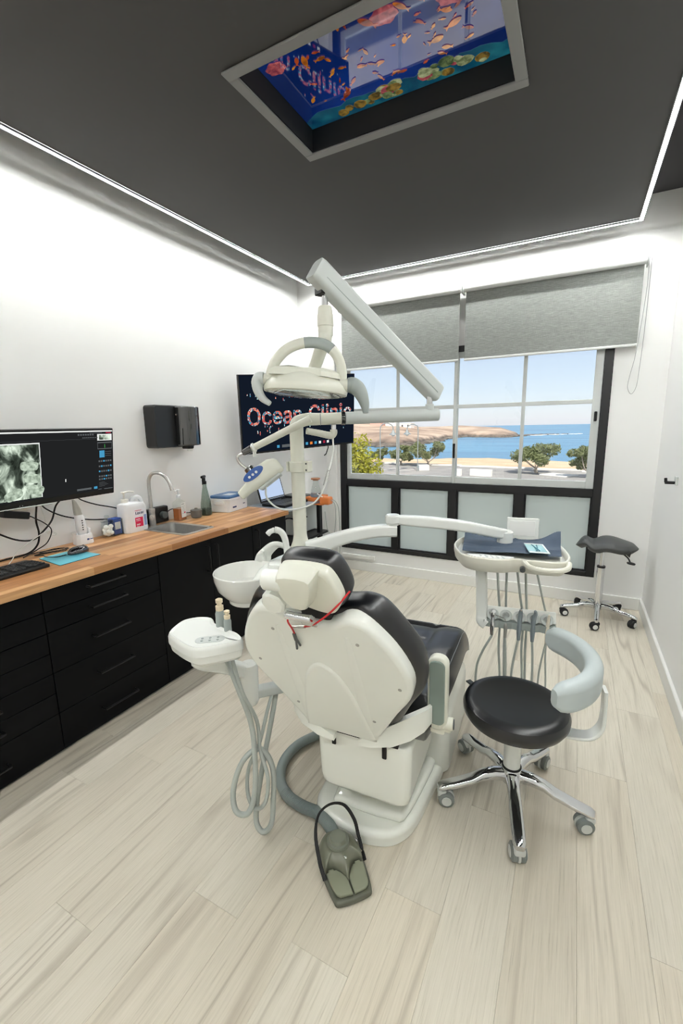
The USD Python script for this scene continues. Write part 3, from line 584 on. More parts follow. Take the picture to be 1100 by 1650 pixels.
t = thing('monitor_bracket', 'white wall bracket holding the monitor', 'bracket', (XL, 1.2, 1.2))
part(t, 'wall_plate', rbox((XL + .006, 1.2, 1.2), (.012, .1, .3), .003), WHITE)
part(t, 'arm', [rbox((XL + .06, 1.2, 1.26), (.12, .045, .045), .006), rbox((XL + .19, 1.225, 1.275), (.18, .035, .04), .006, rz=8)], LGREY)
part(t, 'shelf', rbox((XL + .07, 1.13, 1.087), (.13, .36, .004), .0015), LGREY)
t = thing('power_adapter', 'black power adapter under the monitor', 'power adapter', (XL + .11, 1.135, 1.05))
part(t, 'body', rbox((XL + .11, 1.135, 1.058), (.055, .12, .036), .006, rx=-14), BLACK)
part(t, 'strain_relief', rod((XL + .11, 1.185, 1.042), (XL + .11, 1.21, 1.034), .005, 8, .0035), BLACK)
mc = [([(XL+.11, 1.21, 1.034), (XL+.07, 1.29, .98), (XL+.05, 1.33, .93), (XL+.05, 1.30, .87), (XL+.06, 1.24, .845), (XL+.07, 1.19, .832), (XL+.1, 1.15, .83)], .0028, 'black cable from the power adapter looping down to the worktop', BLACK),
      ([(XL+.12, 1.24, 1.1), (XL+.06, 1.255, 1.0), (XL+.05, 1.265, .93), (XL+.05, 1.25, .87), (XL+.05, 1.2, .835), (XL+.05, 1.1, .829), (XL+.06, .95, .829)], .0048, 'thick black cable straight down from the monitor', BLACK),
      ([(XL+.14, 1.37, 1.12), (XL+.05, 1.37, 1.06), (XL+.04, 1.345, .985), (XL+.04, 1.29, .93), (XL+.05, 1.23, .90), (XL+.05, 1.15, .92), (XL+.06, 1.05, .99), (XL+.09, .98, 1.06)], .0045, 'black cable sagging in a curve below the monitor', BLACK),
      ([(XL+.12, 1.25, 1.11), (XL+.05, 1.32, 1.05), (XL+.03, 1.42, .99), (XL+.025, 1.56, .945), (XL+.022, 1.7, .92), (XL+.02, 1.88, .885)], .0038, 'black cable slanting along the wall to the socket box', BLACK),
      ([(XL+.1, 1.46, 1.11), (XL+.04, 1.52, 1.07), (XL+.025, 1.62, 1.025), (XL+.02, 1.74, .985), (XL+.02, 1.88, .92)], .0036, 'black cable from the right of the monitor to the socket box', BLACK),
      ([(XL+.05, 1.29, 1.08), (XL+.04, 1.31, 1.0), (XL+.03, 1.31, .95), (XL+.03, 1.30, .925), (XL+.03, 1.33, .93), (XL+.04, 1.36, .905), (XL+.03, 1.34, .90), (XL+.03, 1.31, .925), (XL+.03, 1.34, .915), (XL+.03, 1.365, .90)], .0022, 'thin white cable bundled against the wall', WHITE),
      ([(XL+.05, 1.32, .94), (XL+.06, 1.22, .90), (XL+.07, 1.14, .86), (XL+.1, 1.1, .835), (XL+.15, 1.06, .829)], .0024, 'thin white cable lying across the black cables', WHITE)]
for pts, r, lab, m in mc: solo('cable', tube(pts, r, 7), m, lab, 'cable')
t = thing('paper_towel_dispenser', 'glossy black paper towel dispenser on the left wall', 'dispenser', (XL, 2.21, 1.34))
part(t, 'back_case', loft([np.column_stack([np.full(20, x), (rrect(.345 - d, .285 - d, .02)[:, 0] + 2.205), rrect(.345 - d, .285 - d, .02)[:, 1] + 1.483]) for x, d in ((XL + .001, 0), (XL + .09, .0), (XL + .1, .01))]), mat('satin_black', (14, 14, 15), .3))
cv = [(XL + .09 + .115 * math.sin(a), 2.292 - .093 * math.cos(a)) for a in np.linspace(0, math.pi, 18)]
part(t, 'cover', slab(A(*cv), 1.352, 1.618, .008), GLOSSBLACK, label='glossy curved cover')
part(t, 'lock', rod((XL + .115, 2.2, 1.565), (XL + .122, 2.2, 1.565), .008, 12), CHROME)
part(t, 'outlet', [rbox((XL + .12, 2.28, 1.343), (.07, .05, .03), .008)], BLACK)
part(t, 'towel', [rbox((XL + .135, 2.283, 1.322), (.012, .045, .02), .004)], WHITE)

# television on the wall arm
FT = Frame((-2.12, 3.293, 1.592), 61.37, 7.46, -3.27)
t = thing('television', 'wall television with bright mosaic lettering on a navy screen', 'television', FT.p(0, .03, -.31)); t0_tv = t
part(t, 'casing', FT(rbox((0, .02, 0), (1.11, .036, .635), .004)), BLACK)
part(t, 'back_housing', FT(rbox((0, .05, -.06), (.6, .03, .36), .012)), BLACK)
part(t, 'screen', FT(rect(-.549, .549, -.302, .312, .0017, .0006)), glow('navy_screen', (18, 25, 37), 1.0), False)
MOSAIC = usdkit.material(stage, '/World/Looks/mosaic_letters', {
    'g': ('texture_coordinate', {}), 'v': ('voronoi_texture', {'scale': 80.0}), 's': ('separate_color', {}),
    'r': ('rgb_ramp', {'interpolate': False, 'ramp': [(0, lin((206, 104, 92))), (.24, lin((196, 226, 226))), (.4, lin((66, 150, 178))), (.58, lin((226, 140, 118))), (.74, lin((40, 70, 96))), (.88, lin((186, 74, 72)))]}), 'e': ('emission', {'strength': 1.0})},
    [('g.object', 'v.vector'), ('v.color', 's.color'), ('s.r', 'r.fac'), ('r.color', 'e.color')], surface='e.emission')
part(t, 'lettering', FT(text('Ocean', .135, (-.51, .0012, -.08), (1, 0, 0), (0, -1, 0), .0008, True, .50)), MOSAIC, False)
part(t, 'lettering', FT(text('Clinic', .135, (.06, .0012, -.08), (1, 0, 0), (0, -1, 0), .0008, True, .45)), MOSAIC, False)
dr = random.Random(8)
part(t, 'paint_drops', FT([rect(a, a + .008, b, b + .01 + .02 * dr.random(), .0009, .0004) for a, b in [(dr.uniform(-.5, .45), dr.choice([dr.uniform(-.17, -.1), dr.uniform(.1, .16)])) for _ in range(46)]]), MOSAIC, False, kind='stuff')
part(t, 'task_bar_search', FT([rect(-.2, -.02, -.287, -.262, .0009, .0004)]), SCREENGREY, False)
for k, (c, xx) in enumerate(((SCREENBLUE, -.235), (SCREENBLUE, .045), (glow('screen_orange', (226, 132, 60), 1.0), .09), (SCREENBLUE, .135), (SCREENWHITE, .18), (SCREENRED, .225), (SCREENWHITE, .265))):
    part(t, 'task_icon', FT([rect(xx - .012, xx + .012, -.286, -.262, .0009, .0004)]), c, False)
part(t0_tv, 'wall_plate', rbox((XL + .008, 3.42, 1.55), (.016, .2, .3), .003), BLACK)
e0 = FT.p(0, .05, -.05)
part(t0_tv, 'mount_arm', [rod((XL + .016, 3.42, 1.56), (XL + .12, 3.5, 1.56), .018, 12), rod((XL + .12, 3.5, 1.56), e0, .018, 12)], BLACK)
part(t0_tv, 'loose_cable', tube([FT.p(.27, .02, -.29), FT.p(.28, .02, -.33), FT.p(.27, .02, -.36), FT.p(.25, .01, -.39), FT.p(.225, 0, -.40)], .0045, 6), BLACK)

# screen set into the ceiling, showing fish over coral
SZ = 2.862
t = thing('ceiling_screen', 'screen set into the dark ceiling showing orange fish in blue water', 'screen', ((HX0+HX1)/2, (HY0+HY1)/2, SZ))
part(t, 'recess', [bx(HX0, HX1, HY0, HY0 + .004, ZP + .002, SZ + .06, 0), bx(HX0, HX1, HY1 - .004, HY1, ZP + .002, SZ + .06, 0), bx(HX0, HX0 + .004, HY0, HY1, ZP + .002, SZ + .06, 0), bx(HX1 - .004, HX1, HY0, HY1, ZP + .002, SZ + .06, 0)], mat('recess_black', (10, 10, 11), .8), False)
TRIMGREY = mat('screen_trim', (116, 116, 114), .5)
fw, dz = .042, .010
for r_ in ((HX0 - fw, HX1 + fw, HY1 - .004, HY1 + fw), (HX0 - fw, HX1 + fw, HY0 - fw, HY0 + .004)): part(t, 'trim', bx(*r_, ZP - dz, ZP - .0004, .003), TRIMGREY, False)
for r_ in ((HX0 - fw, HX0 + .004, HY0 + .004, HY1 - .004), (HX1 - .004, HX1 + fw, HY0 + .004, HY1 - .004)): part(t, 'trim', bx(*r_, ZP - dz, ZP - .0004, .003), TRIMGREY, False)
part(t, 'bezel', [bx(HX0 + .005, HX1 - .005, HY0 + .005, HY1 - .005, SZ + .004, SZ + .04, .002)], GLOSSBLACK, False)
def screen_mat(name, ramp, scale, detail=3.0, strength=1.0):
    return usdkit.material(stage, '/World/Looks/' + name, {
        'g': ('geometry', {}), 'n': ('noise_texture', {'scale': scale, 'detail': detail, 'distortion': .4}), 'r': ('rgb_ramp', {'ramp': ramp}),
        'p': ('principled_bsdf', {'base_color': (.004, .004, .005), 'roughness': .03, 'specular_ior_level': .9, 'coat_weight': 1.0, 'coat_roughness': .02, 'coat_ior': 2.3, 'emission_strength': .72 * strength})},
        [('g.position', 'n.vector'), ('n.fac', 'r.fac'), ('r.color', 'p.emission_color')], surface='p.BSDF')
WATER = screen_mat('screen_water', [(.3, lin((0, 20, 66))), (.5, lin((2, 32, 96))), (.7, lin((6, 52, 134)))], 2.2)
SEABED = screen_mat('screen_seabed', [(.3, lin((2, 40, 78))), (.55, lin((12, 84, 104))), (.75, lin((30, 112, 124)))], 9.0)
CORALS = [screen_mat('screen_coral_%d' % i, [(.35, lin(a)), (.65, lin(b))], 40.0) for i, (a, b) in enumerate((((52, 72, 44), (126, 142, 92)), ((96, 106, 70), (178, 186, 140)), ((70, 60, 30), (150, 120, 50)), ((120, 40, 60), (190, 96, 96))))]
FISHO = [screen_mat('screen_fish_%d' % i, [(.35, lin(a)), (.65, lin(b))], 30.0) for i, (a, b) in enumerate((((120, 62, 8), (206, 116, 22)), ((150, 86, 16), (226, 150, 44)), ((110, 40, 14), (186, 78, 30))))]
part(t, 'water', bx(HX0 + .008, HX1 - .008, HY0 + .008, HY1 - .008, SZ + .002, SZ + .004, 0), WATER, False)
fr_ = random.Random(21)
bed = [(HX0 + .008, HY1 - .008), (HX0 + .008, HY1 - .06)] + [(HX0 + .008 + (HX1 - HX0 - .016) * i / 24, HY1 - .075 - .03 * fr_.random()) for i in range(1, 24)] + [(HX1 - .008, HY1 - .09), (HX1 - .008, HY1 - .008)]
part(t, 'seabed', slab(A(*bed), SZ + .0012, SZ + .0019, .0001), SEABED, False)
for i in range(34):
    cx = fr_.uniform(HX0 + .18, HX1 - .06); w = fr_.uniform(.012, .032); cy = HY1 - .012 - w - fr_.random() * .075 * math.exp(-((cx + .68) / .3) ** 2)
    o_ = circ(w, 12, w * fr_.uniform(.6, .9)) * (1 + .16 * np.array([fr_.random() for _ in range(12)]))[:, None] + [cx, cy]
    part(t, 'coral', slab(o_, SZ + .0001 + .00002 * i, SZ + .0010, .0001), CORALS[i % 3 if fr_.random() < .9 else 3], False)
def fish_outline(L):
    b = A((.5, 0), (.38, .12), (.12, .2), (-.15, .14), (-.3, .05), (-.5, .17), (-.44, 0), (-.5, -.17), (-.3, -.05), (-.15, -.14), (.12, -.2), (.38, -.12)) * L
    return spline(b, 3, True)
for i in range(96):
    L = fr_.uniform(.014, .05) if i > 8 else fr_.uniform(.05, .085); a = fr_.gauss(0, .6) + (math.pi if fr_.random() < .5 else 0); ca, sa = math.cos(a), math.sin(a)
    c = (fr_.uniform(HX0 + .05, HX1 - .05), fr_.uniform(HY0 + .04, HY1 - .13))
    part(t, 'fish', slab(fish_outline(L) * [1, fr_.uniform(.7, 1.15)] @ A(ca, sa, -sa, ca).reshape(2, 2) + c, SZ - .0009 + .00001 * i, SZ + .0000, .0001, n=1), FISHO[i % 3], False)
for cx, cy, w in ((-1.165, 1.705, .042), (-.70, 1.70, .05), (-.47, 1.735, .055)):
    o_ = circ(w, 18, w * .72) * (1 + .1 * np.sin(np.arange(18) * 2.1))[:, None] + [cx, cy]
    part(t, 'jellyfish', slab(o_, SZ + .0, SZ + .0009, .0001), CORALS[3], False)

# blinds
BLIND = usdkit.material(stage, '/World/Looks/blind_linen', {
    'g': ('geometry', {}), 'm1': ('mapping', {'scale': (22.0, 22.0, 620.0)}), 'm2': ('mapping', {'scale': (620.0, 620.0, 26.0)}),
    'n1': ('noise_texture', {'scale': 1.0, 'detail': 3.0}), 'n2': ('noise_texture', {'scale': 1.0, 'detail': 3.0}), 'a': ('mix', {'fac': .3}),
    'r': ('rgb_ramp', {'ramp': [(.3, lin((112, 115, 112))), (.5, lin((150, 153, 149))), (.7, lin((184, 186, 182)))]}),
    'd': ('diffuse_bsdf', {}), 't': ('translucent_bsdf', {}), 'm': ('mix_closure', {'fac': .22})},
    [('g.position', 'm1.vector'), ('g.position', 'm2.vector'), ('m1.vector', 'n1.vector'), ('m2.vector', 'n2.vector'), ('n1.color', 'a.color1'), ('n2.color', 'a.color2'), ('a.color', 'r.fac'), ('r.color', 'd.color'), ('r.color', 't.color'), ('d.BSDF', 'm.closure1'), ('t.BSDF', 'm.closure2')], surface='m.closure')
BCASS = mat('blind_metal', (206, 208, 206), .35)
YBL = 3.885
def blind(x0, x1, zb, zt, label, chain):
    t = thing('roller_blind', label, 'blind', ((x0+x1)/2, YBL, zt))
    part(t, 'tube', rod((x0, YBL, zt + .012), (x1, YBL, zt + .012), .026, 20), BCASS)
    part(t, 'fabric', bx(x0 + .012, x1 - .012, YBL + .022, YBL + .0232, zb, zt + .01, 0), BLIND, False)
    part(t, 'bottom_bar', rbox(((x0+x1)/2, YBL + .0226, zb - .008), (x1 - x0 - .02, .012, .02), .005), BCASS)
    for xx in (x0 - .006, x1 + .006):
        part(t, 'bracket', [rbox((xx, YB - .045, zt + .015), (.008, .088, .07), .003)], LGREY)
    if chain:
        xc = x1 + .016
        part(t, 'chain', tube([(xc - .008, YBL - .02, zt + .02), (xc - .006, YBL - .022, zt - .2), (xc - .03, YBL - .022, 1.95), (xc - .055, YBL - .02, 1.78), (xc - .06, YBL - .02, 1.70), (xc - .035, YBL - .02, 1.655), (xc - .01, YBL - .02, 1.70), (xc - .002, YBL - .02, 1.80), (xc + .006, YBL - .02, 2.1), (xc + .008, YBL - .018, zt + .02)], .0022, 6), ALU)
blind(-2.05, -.918, 2.005, 2.535, 'grey linen roller blind over the left half of the window', False)
blind(-.893, .345, 2.005, 2.535, 'grey linen roller blind with a hanging chain over the right half of the window', True)
t = thing('wall_hook', 'small black hook on the right wall', 'hook', (XR, 3.2, 1.11))
part(t, 'plate', rbox((XR - .006, 3.2, 1.11), (.012, .05, .05), .003), LGREY)
part(t, 'arm', [rod((XR - .012, 3.2, 1.098), (XR - .06, 3.2, 1.098), .009, 12), rod((XR - .055, 3.2, 1.098), (XR - .058, 3.2, 1.125), .008, 12)], BLACK)
# ---------------------------------------------------------------- dental chair
CO, CR, CU = A(-.625, 1.2525, 0), A(.998, .063, 0), A(-.063, .998, 0)
CRM = np.stack([CR, CU, A(0, 0, 1)], 1)
def ch(m): return mv(join(m) if isinstance(m, (list, tuple)) else m, CO, R=CRM)          # local: r to the right, u forward, z up
BT = math.radians(23)
BO, BRM = A(-.003, -.09, .452), np.stack([A(1, 0, 0), A(0, -math.sin(BT), math.cos(BT)), A(0, -math.cos(BT), -math.sin(BT))], 1)
def bk(m): return ch(mv(join(m) if isinstance(m, (list, tuple)) else m, BO, R=BRM))      # local: a right, b up the back, c out of the back
def mirror(h): h = [tuple(p) for p in h]; return h + [(-x, y) for x, y in h[::-1] if abs(x) > 1e-6]
CHW = mat('chair_white', (236, 238, 230), .3, coat=.35)
t = thing('dental_chair', 'white dental chair with black leather cushions seen from behind', 'dental chair', CO, 3.6)
# pedestal
base = spline(A((-.175, .10), (-.165, .0), (-.115, -.05), (0, -.075), (.10, -.065), (.165, -.03), (.208, .05), (.23, .2), (.25, .38), (.245, .62), (.19, .74), (-.09, .74), (-.16, .62), (-.175, .38)), 5, True)
part(t, 'base_plate', ch(slab(base, .0, .055, .024, 5, b0=.004)), CHW)
part(t, 'base_plinth', ch(slab(spline(A((-.10, .04), (-.05, .0), (.12, .0), (.19, .06), (.2, .5), (-.10, .5)), 4, True), .05, .085, .02, 4)), CHW)
tw = [np.column_stack([rrect(w, d, .05, 4) + [cx, cy], np.full(20, z)]) for w, d, cx, cy, z in ((.42, .5, .06, .585, .02), (.42, .5, .06, .585, .245), (.41, .49, .06, .585, .275), (.34, .42, .06, .585, .36), (.30, .36, .06, .585, .40))]
part(t, 'lift_column', ch(loft(tw)), CHW)
rb = [np.column_stack([rrect(w, .36, .03, 4) + [cx, cy], np.full(20, z)]) for w, cx, cy, z in ((.29, .048, .125, .185), (.325, .048, .12, .197), (.335, .048, .117, .225), (.345, .048, .112, .40), (.335, .048, .112, .418), (.31, .048, .112, .423))]
part(t, 'rear_housing', ch(loft(rb)), CHW)
for sx in (-.052, .132): part(t, 'slot', ch([rbox((sx, -.07, .392), (.016, .008, .05), .006)]), BLACK)
part(t, 'hinge_gap', ch(rbox((.03, .03, .43), (.3, .2, .03), .004)), BLACK)
# seat
def cushion(nr, nu, fz, outline_r, u0, u1):
    us = u0 + (u1 - u0) * (1 - np.cos(np.linspace(0, math.pi, nu))) / 2; P_ = []
    for u_ in us:
        w0, w1 = outline_r(u_); rs = w0 + (w1 - w0) * (1 - np.cos(np.linspace(0, math.pi, nr))) / 2
        P_.append([(r_, u_, fz(r_, u_, min(r_ - w0, w1 - r_, u_ - u0, u1 - u_))) for r_ in rs])
    return np.array(P_)
def edge(d, R_): 
    q = min(max(d / R_, 0), 1); return math.sqrt(max(0, 1 - (1 - q) ** 2))
SCX = .022
def seat_w(u): k = .245 + .03 * math.sin(max(0, min(1, (u - .02) / .55)) * math.pi * .6); return SCX - k, SCX + k
def seam(d, w=.007): return math.exp(-(d / w) ** 2)
def seat_z(r, u, d):
    q = abs(r - SCX); cw = .105 + .018 * math.cos((u - .5) * 6)
    z = .452 + .098 * edge(d, .035)
    z += .016 * min(1, max(0, (q - cw) / .06)) - .012 * seam(q - cw)
    if q < cw: z -= .010 * seam(u - .47 + .03 * (q / cw) ** 2) + .010 * seam(u - .2 + .03 * (q / cw) ** 2)
    return z - .02 * max(0, 1 - abs(u - .18) / .2) - .06 * max(0, (u - .5) / .2) ** 2
seat = grid(cushion(44, 64, seat_z, seat_w, .015, .68)); 
part(t, 'seat', ch(seat), LEATHER, True)
part(t, 'seat_piping', ch([tube([(SCX + s * (seat_w(u)[1] - SCX - .018), u, seat_z(SCX + s * (seat_w(u)[1] - SCX - .018), u, .018) + .001) for u in np.linspace(.06, .64, 14)], .0016, 6, 3) for s in (-1, 1)]), mat('piping', (120, 124, 128), .5), kind='stuff')
part(t, 'seat_pan', ch(slab(spline(A((-.16, .0), (.20, -.01), (.265, .05), (.272, .4), (.22, .66), (-.18, .66), (-.228, .4), (-.222, .05)), 5, True), .408, .456, .008, b0=.03)), mat('seat_pan_grey', (92, 94, 92), .4))
LA = math.radians(-26)
LR = rotm(rx=math.degrees(LA))
lgr = np.array([[(SCX + s, v, .075 * edge(min(abs(abs(s) - w), v, .5 - v) if abs(s) < w else 0, .03) - .008 * seam(abs(s) - .11 * w / .25)) for s in np.linspace(-w, w, 26)] for v in np.linspace(0, .5, 30) for w in [.25 - .1 * v]])
part(t, 'leg_rest', ch(mv(grid(lgr), (0, .66, .452), R=LR)), LEATHER, True)
part(t, 'leg_rest_pan', ch(mv(slab(A((-.2, .02), (.245, .02), (.2, .48), (-.16, .48)), -.03, .004, .006), (0, .66, .452), R=LR)), CHW)
# back
cov = mirror([(0, .525), (.07, .538), (.118, .562), (.158, .556), (.19, .53), (.232, .468), (.262, .40), (.272, .338), (.258, .272), (.21, .185), (.16, .085), (.125, .025), (.06, .006), (0, .004)])
cov = spline(A(*cov), 3, True)
part(t, 'back_cover', bk(slab(cov, -.03, .018, .016, 5, b0=.002)), CHW)
arch = spline(A((.128, .012), (.118, .1), (.092, .22), (.058, .32), (0, .372), (-.058, .32), (-.092, .22), (-.118, .1), (-.128, .012)), 4)
part(t, 'back_relief', bk(slab(arch, .004, .0235, .017, 6, b0=0)), CHW)
for s in (-1, 1):
    part(t, 'back_rib', bk(loft([np.array([(s * (.108 + dx * w), b, .0135 + h) for dx, h in ((-1, .001), (-.5, .0052), (0, .007), (.5, .0052), (1, .001), (0, -.006))]) for b, w in ((.50, .010), (.4, .022), (.22, .03), (.05, .026), (.02, .02))])), CHW, 50)
for sx, sb in ((-.128, .478), (.136, .478), (-.222, .32), (.235, .322), (-.133, .13), (.133, .13)):
    part(t, 'screw', bk([lathe([(0, 0), (.0055, 0), (.0055, .0012), (0, .0016)], 12, (sx, sb, .0178))]), STEEL)
cus = mirror([(0, .56), (.09, .566), (.15, .575), (.2, .555), (.245, .49), (.285, .41), (.296, .335), (.285, .26), (.24, .17), (.2, .08), (.17, .03), (0, .02)])
part(t, 'back_cushion', bk(slab(spline(A(*cus), 4, True), -.115, -.018, .04, 6, b0=.045)), LEATHER)
# arm rest bracket and raised arm rest
def armrest(s, side):
    if s > 0:
        br = [np.array([(r + dr, u + du, z + dz) for dr, du, dz in ((0, -.012, .0), (0, -.012, h), (0, .012, h + .004), (0, .012, 0))]) for r, u, z, h in ((.06, -.105, .43, .02), (.10, -.105, .434, .048), (.17, -.09, .447, .078), (.22, -.06, .462, .085), (.255, -.02, .476, .076), (.27, .02, .486, .06))]
        part(t, 'arm_bracket', ch(loft(br)), CHW, 40)
    x0 = .284 if s > 0 else -.275
    o_ = rrect(.066, .27, .03, 6)
    tilt = np.stack([A(1, 0, 0), A(0, -.05, 1), A(0, -1, -.05)], 1)
    at = lambda m: ch(mv(m, (x0, .035, .588), R=tilt))
    a = part(t, 'arm_rest', [at(slab(o_, -.022, .02, .01, 4)), at(loft([np.column_stack([rrect(w, .03, .008, 4) + [0, y], np.full(20, z)]) for w, y, z in ((.05, -.135, -.018), (.05, -.135, .012))]))], CREAM)
    part(t, 'arm_pad', at(slab(rrect(.05, .235, .02, 6) + [0, .008], .015, .0245, .004, 3)), mat('arm_pad_grey', (126, 140, 133), .5), under=a, label='grey inlaid pad')
    part(t, 'arm_joint', [ch(rod((x0 + s * .002, .04, .475), (x0 + s * .05, .045, .475), .021, 18)), ch(rbox((x0 + s * .02, .05, .463), (.05, .035, .04), .008))], CREAM)
    part(t, 'arm_joint_cap', ch(rod((x0 + s * .048, .045, .475), (x0 + s * .054, .046, .475), .017, 18)), DGREY)
armrest(1, 'right')
bl = [np.array([(r + dr, u + du, z + dz) for dr, du, dz in ((0, .012, 0), (0, .012, h + .004), (0, -.012, h), (0, -.012, .0))]) for r, u, z, h in ((-.03, -.105, .42, .02), (-.09, -.105, .425, .04), (-.16, -.09, .44, .06), (-.205, -.06, .455, .07), (-.235, -.02, .47, .066), (-.245, .03, .48, .05))]
part(t, 'arm_bracket', ch(loft(bl)), CHW, 40)
# head rest
hc = A(.028, .652)
hout = spline(A((-.062, -.062), (-.078, .0), (-.088, .045), (-.066, .078), (0, .086), (.06, .08), (.085, .055), (.1, .005), (.098, -.03), (.07, -.075), (.03, -.082), (-.03, -.068)), 4, True)
part(t, 'head_cushion', bk(slab(hout * 1.0 + hc, -.075, -.004, .028, 5, b0=.03)), LEATHER)
part(t, 'head_cover', bk(slab(inset(hout, .010) + hc, -.012, .022, .012, 4, b0=.001)), CREAM)
hb = lambda x0, x1, z0, z1: [(x0, z0), (x1, z0), (x1, z1), (x0, z1)]
blk = [np.column_stack([spline(A((-.042 * k + .0, .052 * k), (.045 * k, .056 * k), (.05 * k, .02 * k), (.02 * k, -.05 * k), (-.026 * k, -.046 * k), (-.05 * k, .0)), 3, True) + hc + [-.012, .02], np.full(18, c)]) for k, c in ((1.12, .015), (1.08, .024), (.98, .05), (.9, .058), (.7, .061))]
part(t, 'head_bracket', bk(loft(blk)), CREAM)
part(t, 'head_knob', bk([mv(rod((-.075, .69, .035), (-.018, .695, .035), .028, 20), (0, 0, 0))]), CHW)
part(t, 'head_knob', bk([lathe([(0, 0), (.03, 0), (.036, .006), (.036, .03), (.03, .036), (0, .038)], 8, (-.07, .615, .015)), rbox((-.035, .615, .02), (.05, .05, .03), .008)]), CHW)
part(t, 'head_bar', bk(rod((-.042, .578, .044), (.036, .58, .044), .011, 16)), CHROME)
part(t, 'head_plate', bk(rbox((.014, .556, .032), (.046, .036, .006), .002)), STEEL)
part(t, 'head_post', bk([rbox((.018, .575, -.012), (.09, .09, .022), .004)]), RUBBER)

# clip cord hung on the head rest
RED = mat('red_cord', (196, 26, 34), .5)
t = thing('bib_clip_cord', 'red cord with two small metal clips hung below the head rest', 'clip cord', bk(rbox((0, .5, .04), (.01, .01, .01))).vertices.mean(0))
part(t, 'cord', bk([tube([(-.036, .583, .038), (-.039, .56, .048), (-.044, .52, .036), (-.046, .492, .03)], .0026, 7)]), RED)
part(t, 'cord', bk([tube([(-.006, .527, .03), (.02, .54, .032), (.05, .566, .035), (.085, .598, .03), (.112, .625, .02), (.134, .645, -.01)], .0026, 7)]), RED)
part(t, 'clip', bk([rbox((-.049, .475, .029), (.01, .03, .008), .003), rbox((-.055, .44, .026), (.006, .045, .006), .002, rz=-10), rbox((-.046, .45, .026), (.005, .03, .006), .002, rz=12)]), DGREY)
part(t, 'clip', bk([rbox((-.016, .523, .028), (.028, .009, .008), .003, rz=12), rbox((-.038, .517, .027), (.03, .006, .006), .002, rz=8)]), STEEL)

# ---------------------------------------------------------------- spittoon unit with its post
UX, UY = -1.10, 1.66
t = thing('spittoon_unit', 'white dental unit with a round ceramic bowl and tall post left of the chair', 'dental unit', (UX, UY, 0))
body = [np.column_stack([rrect(w, d, r, 4) + [cx, cy], np.full(20, z)]) for w, d, r, cx, cy, z in ((.22, .28, .03, -1.10, 1.575, .535), (.23, .29, .03, -1.105, 1.57, .56), (.245, .3, .03, -1.108, 1.565, .74), (.235, .3, .04, -1.105, 1.57, .80), (.22, .28, .05, -1.10, 1.59, .84), (.19, .24, .05, -1.10, 1.61, .865))]
part(t, 'body', loft(body), WHITE)
part(t, 'base_strip', slab(rrect(.25, .3, .03, 4) + [-1.11, 1.565], .515, .537, .004), MGREY)
part(t, 'lower_column', [rbox((-1.03, 1.60, .40), (.17, .24, .24), .02)], WHITE)
part(t, 'chair_link', [rbox((-.90, 1.68, .33), (.34, .14, .09), .02)], WHITE)
part(t, 'switch_plate', rbox((-1.205, 1.4125, .70), (.034, .006, .04), .002), STEEL)
part(t, 'switch', rod((-1.203, 1.41, .695), (-1.203, 1.395, .695), .009, 14), CHROME)
bc = (-1.185, 1.375, 0)
part(t, 'bowl', lathe([(.0, .735), (.075, .735), (.08, .74), (.082, .755), (.10, .77), (.125, .80), (.137, .84), (.14, .868), (.1375, .872), (.134, .868), (.128, .838), (.11, .802), (.07, .782), (.02, .775), (0, .775)], 44, bc), mat('ceramic_white', (236, 236, 230), .12, coat=.5))
part(t, 'bowl_drain', lathe([(0, .775), (.018, .7755), (.018, .778), (0, .778)], 18, bc), CHROME)
part(t, 'bowl_guard', [sweep([(-1.215, 1.515, .865), (-1.20, 1.525, .905), (-1.16, 1.545, .942), (-1.12, 1.56, .935), (-1.08, 1.57, .90), (-1.06, 1.58, .87)], rrect(.07, .02, .009), (0, .5, 1))], WHITE)
part(t, 'rinse_spout', tube([(-1.20, 1.52, .86), (-1.198, 1.51, .90), (-1.19, 1.495, .925), (-1.185, 1.475, .925)], .007, 10), WHITE)
part(t, 'cup_stand', [slab(rrect(.11, .10, .03) + [-1.09, 1.50], .845, .885, .008)], WHITE)
part(t, 'cup_filler', sweep([(-1.085, 1.53, .87), (-1.087, 1.528, .95), (-1.095, 1.52, 1.0), (-1.115, 1.508, 1.022), (-1.14, 1.492, 1.018), (-1.152, 1.485, 1.006)], rrect(.034, .026, .01), (.85, .5, .1), scale=[1.15, 1, 1, .95, .85, .9]), WHITE)
part(t, 'post', [lathe([(.075, .84), (.07, .87), (.05, .905), (.036, .94), (.031, .97), (.031, 1.44)], 28, (UX, UY, 0))], CREAM)
part(t, 'post_clamp', [lathe([(.0315, 1.26), (.037, 1.262), (.037, 1.305), (.0315, 1.307)], 28, (UX, UY, 0)), rbox((UX + .045, UY + .01, 1.285), (.03, .04, .05), .004), rbox((UX - .04, UY - .012, 1.285), (.012, .03, .045), .003)], CREAM)
for dz in (-.014, .014): part(t, 'bolt', [rod((UX + .052, UY - .012, 1.285 + dz), (UX + .052, UY - .014, 1.285 + dz), .004, 10)], DGREY)
part(t, 'socket_panel', [rbox((-1.02, 1.63, .865), (.1, .14, .03), .01)], WHITE)

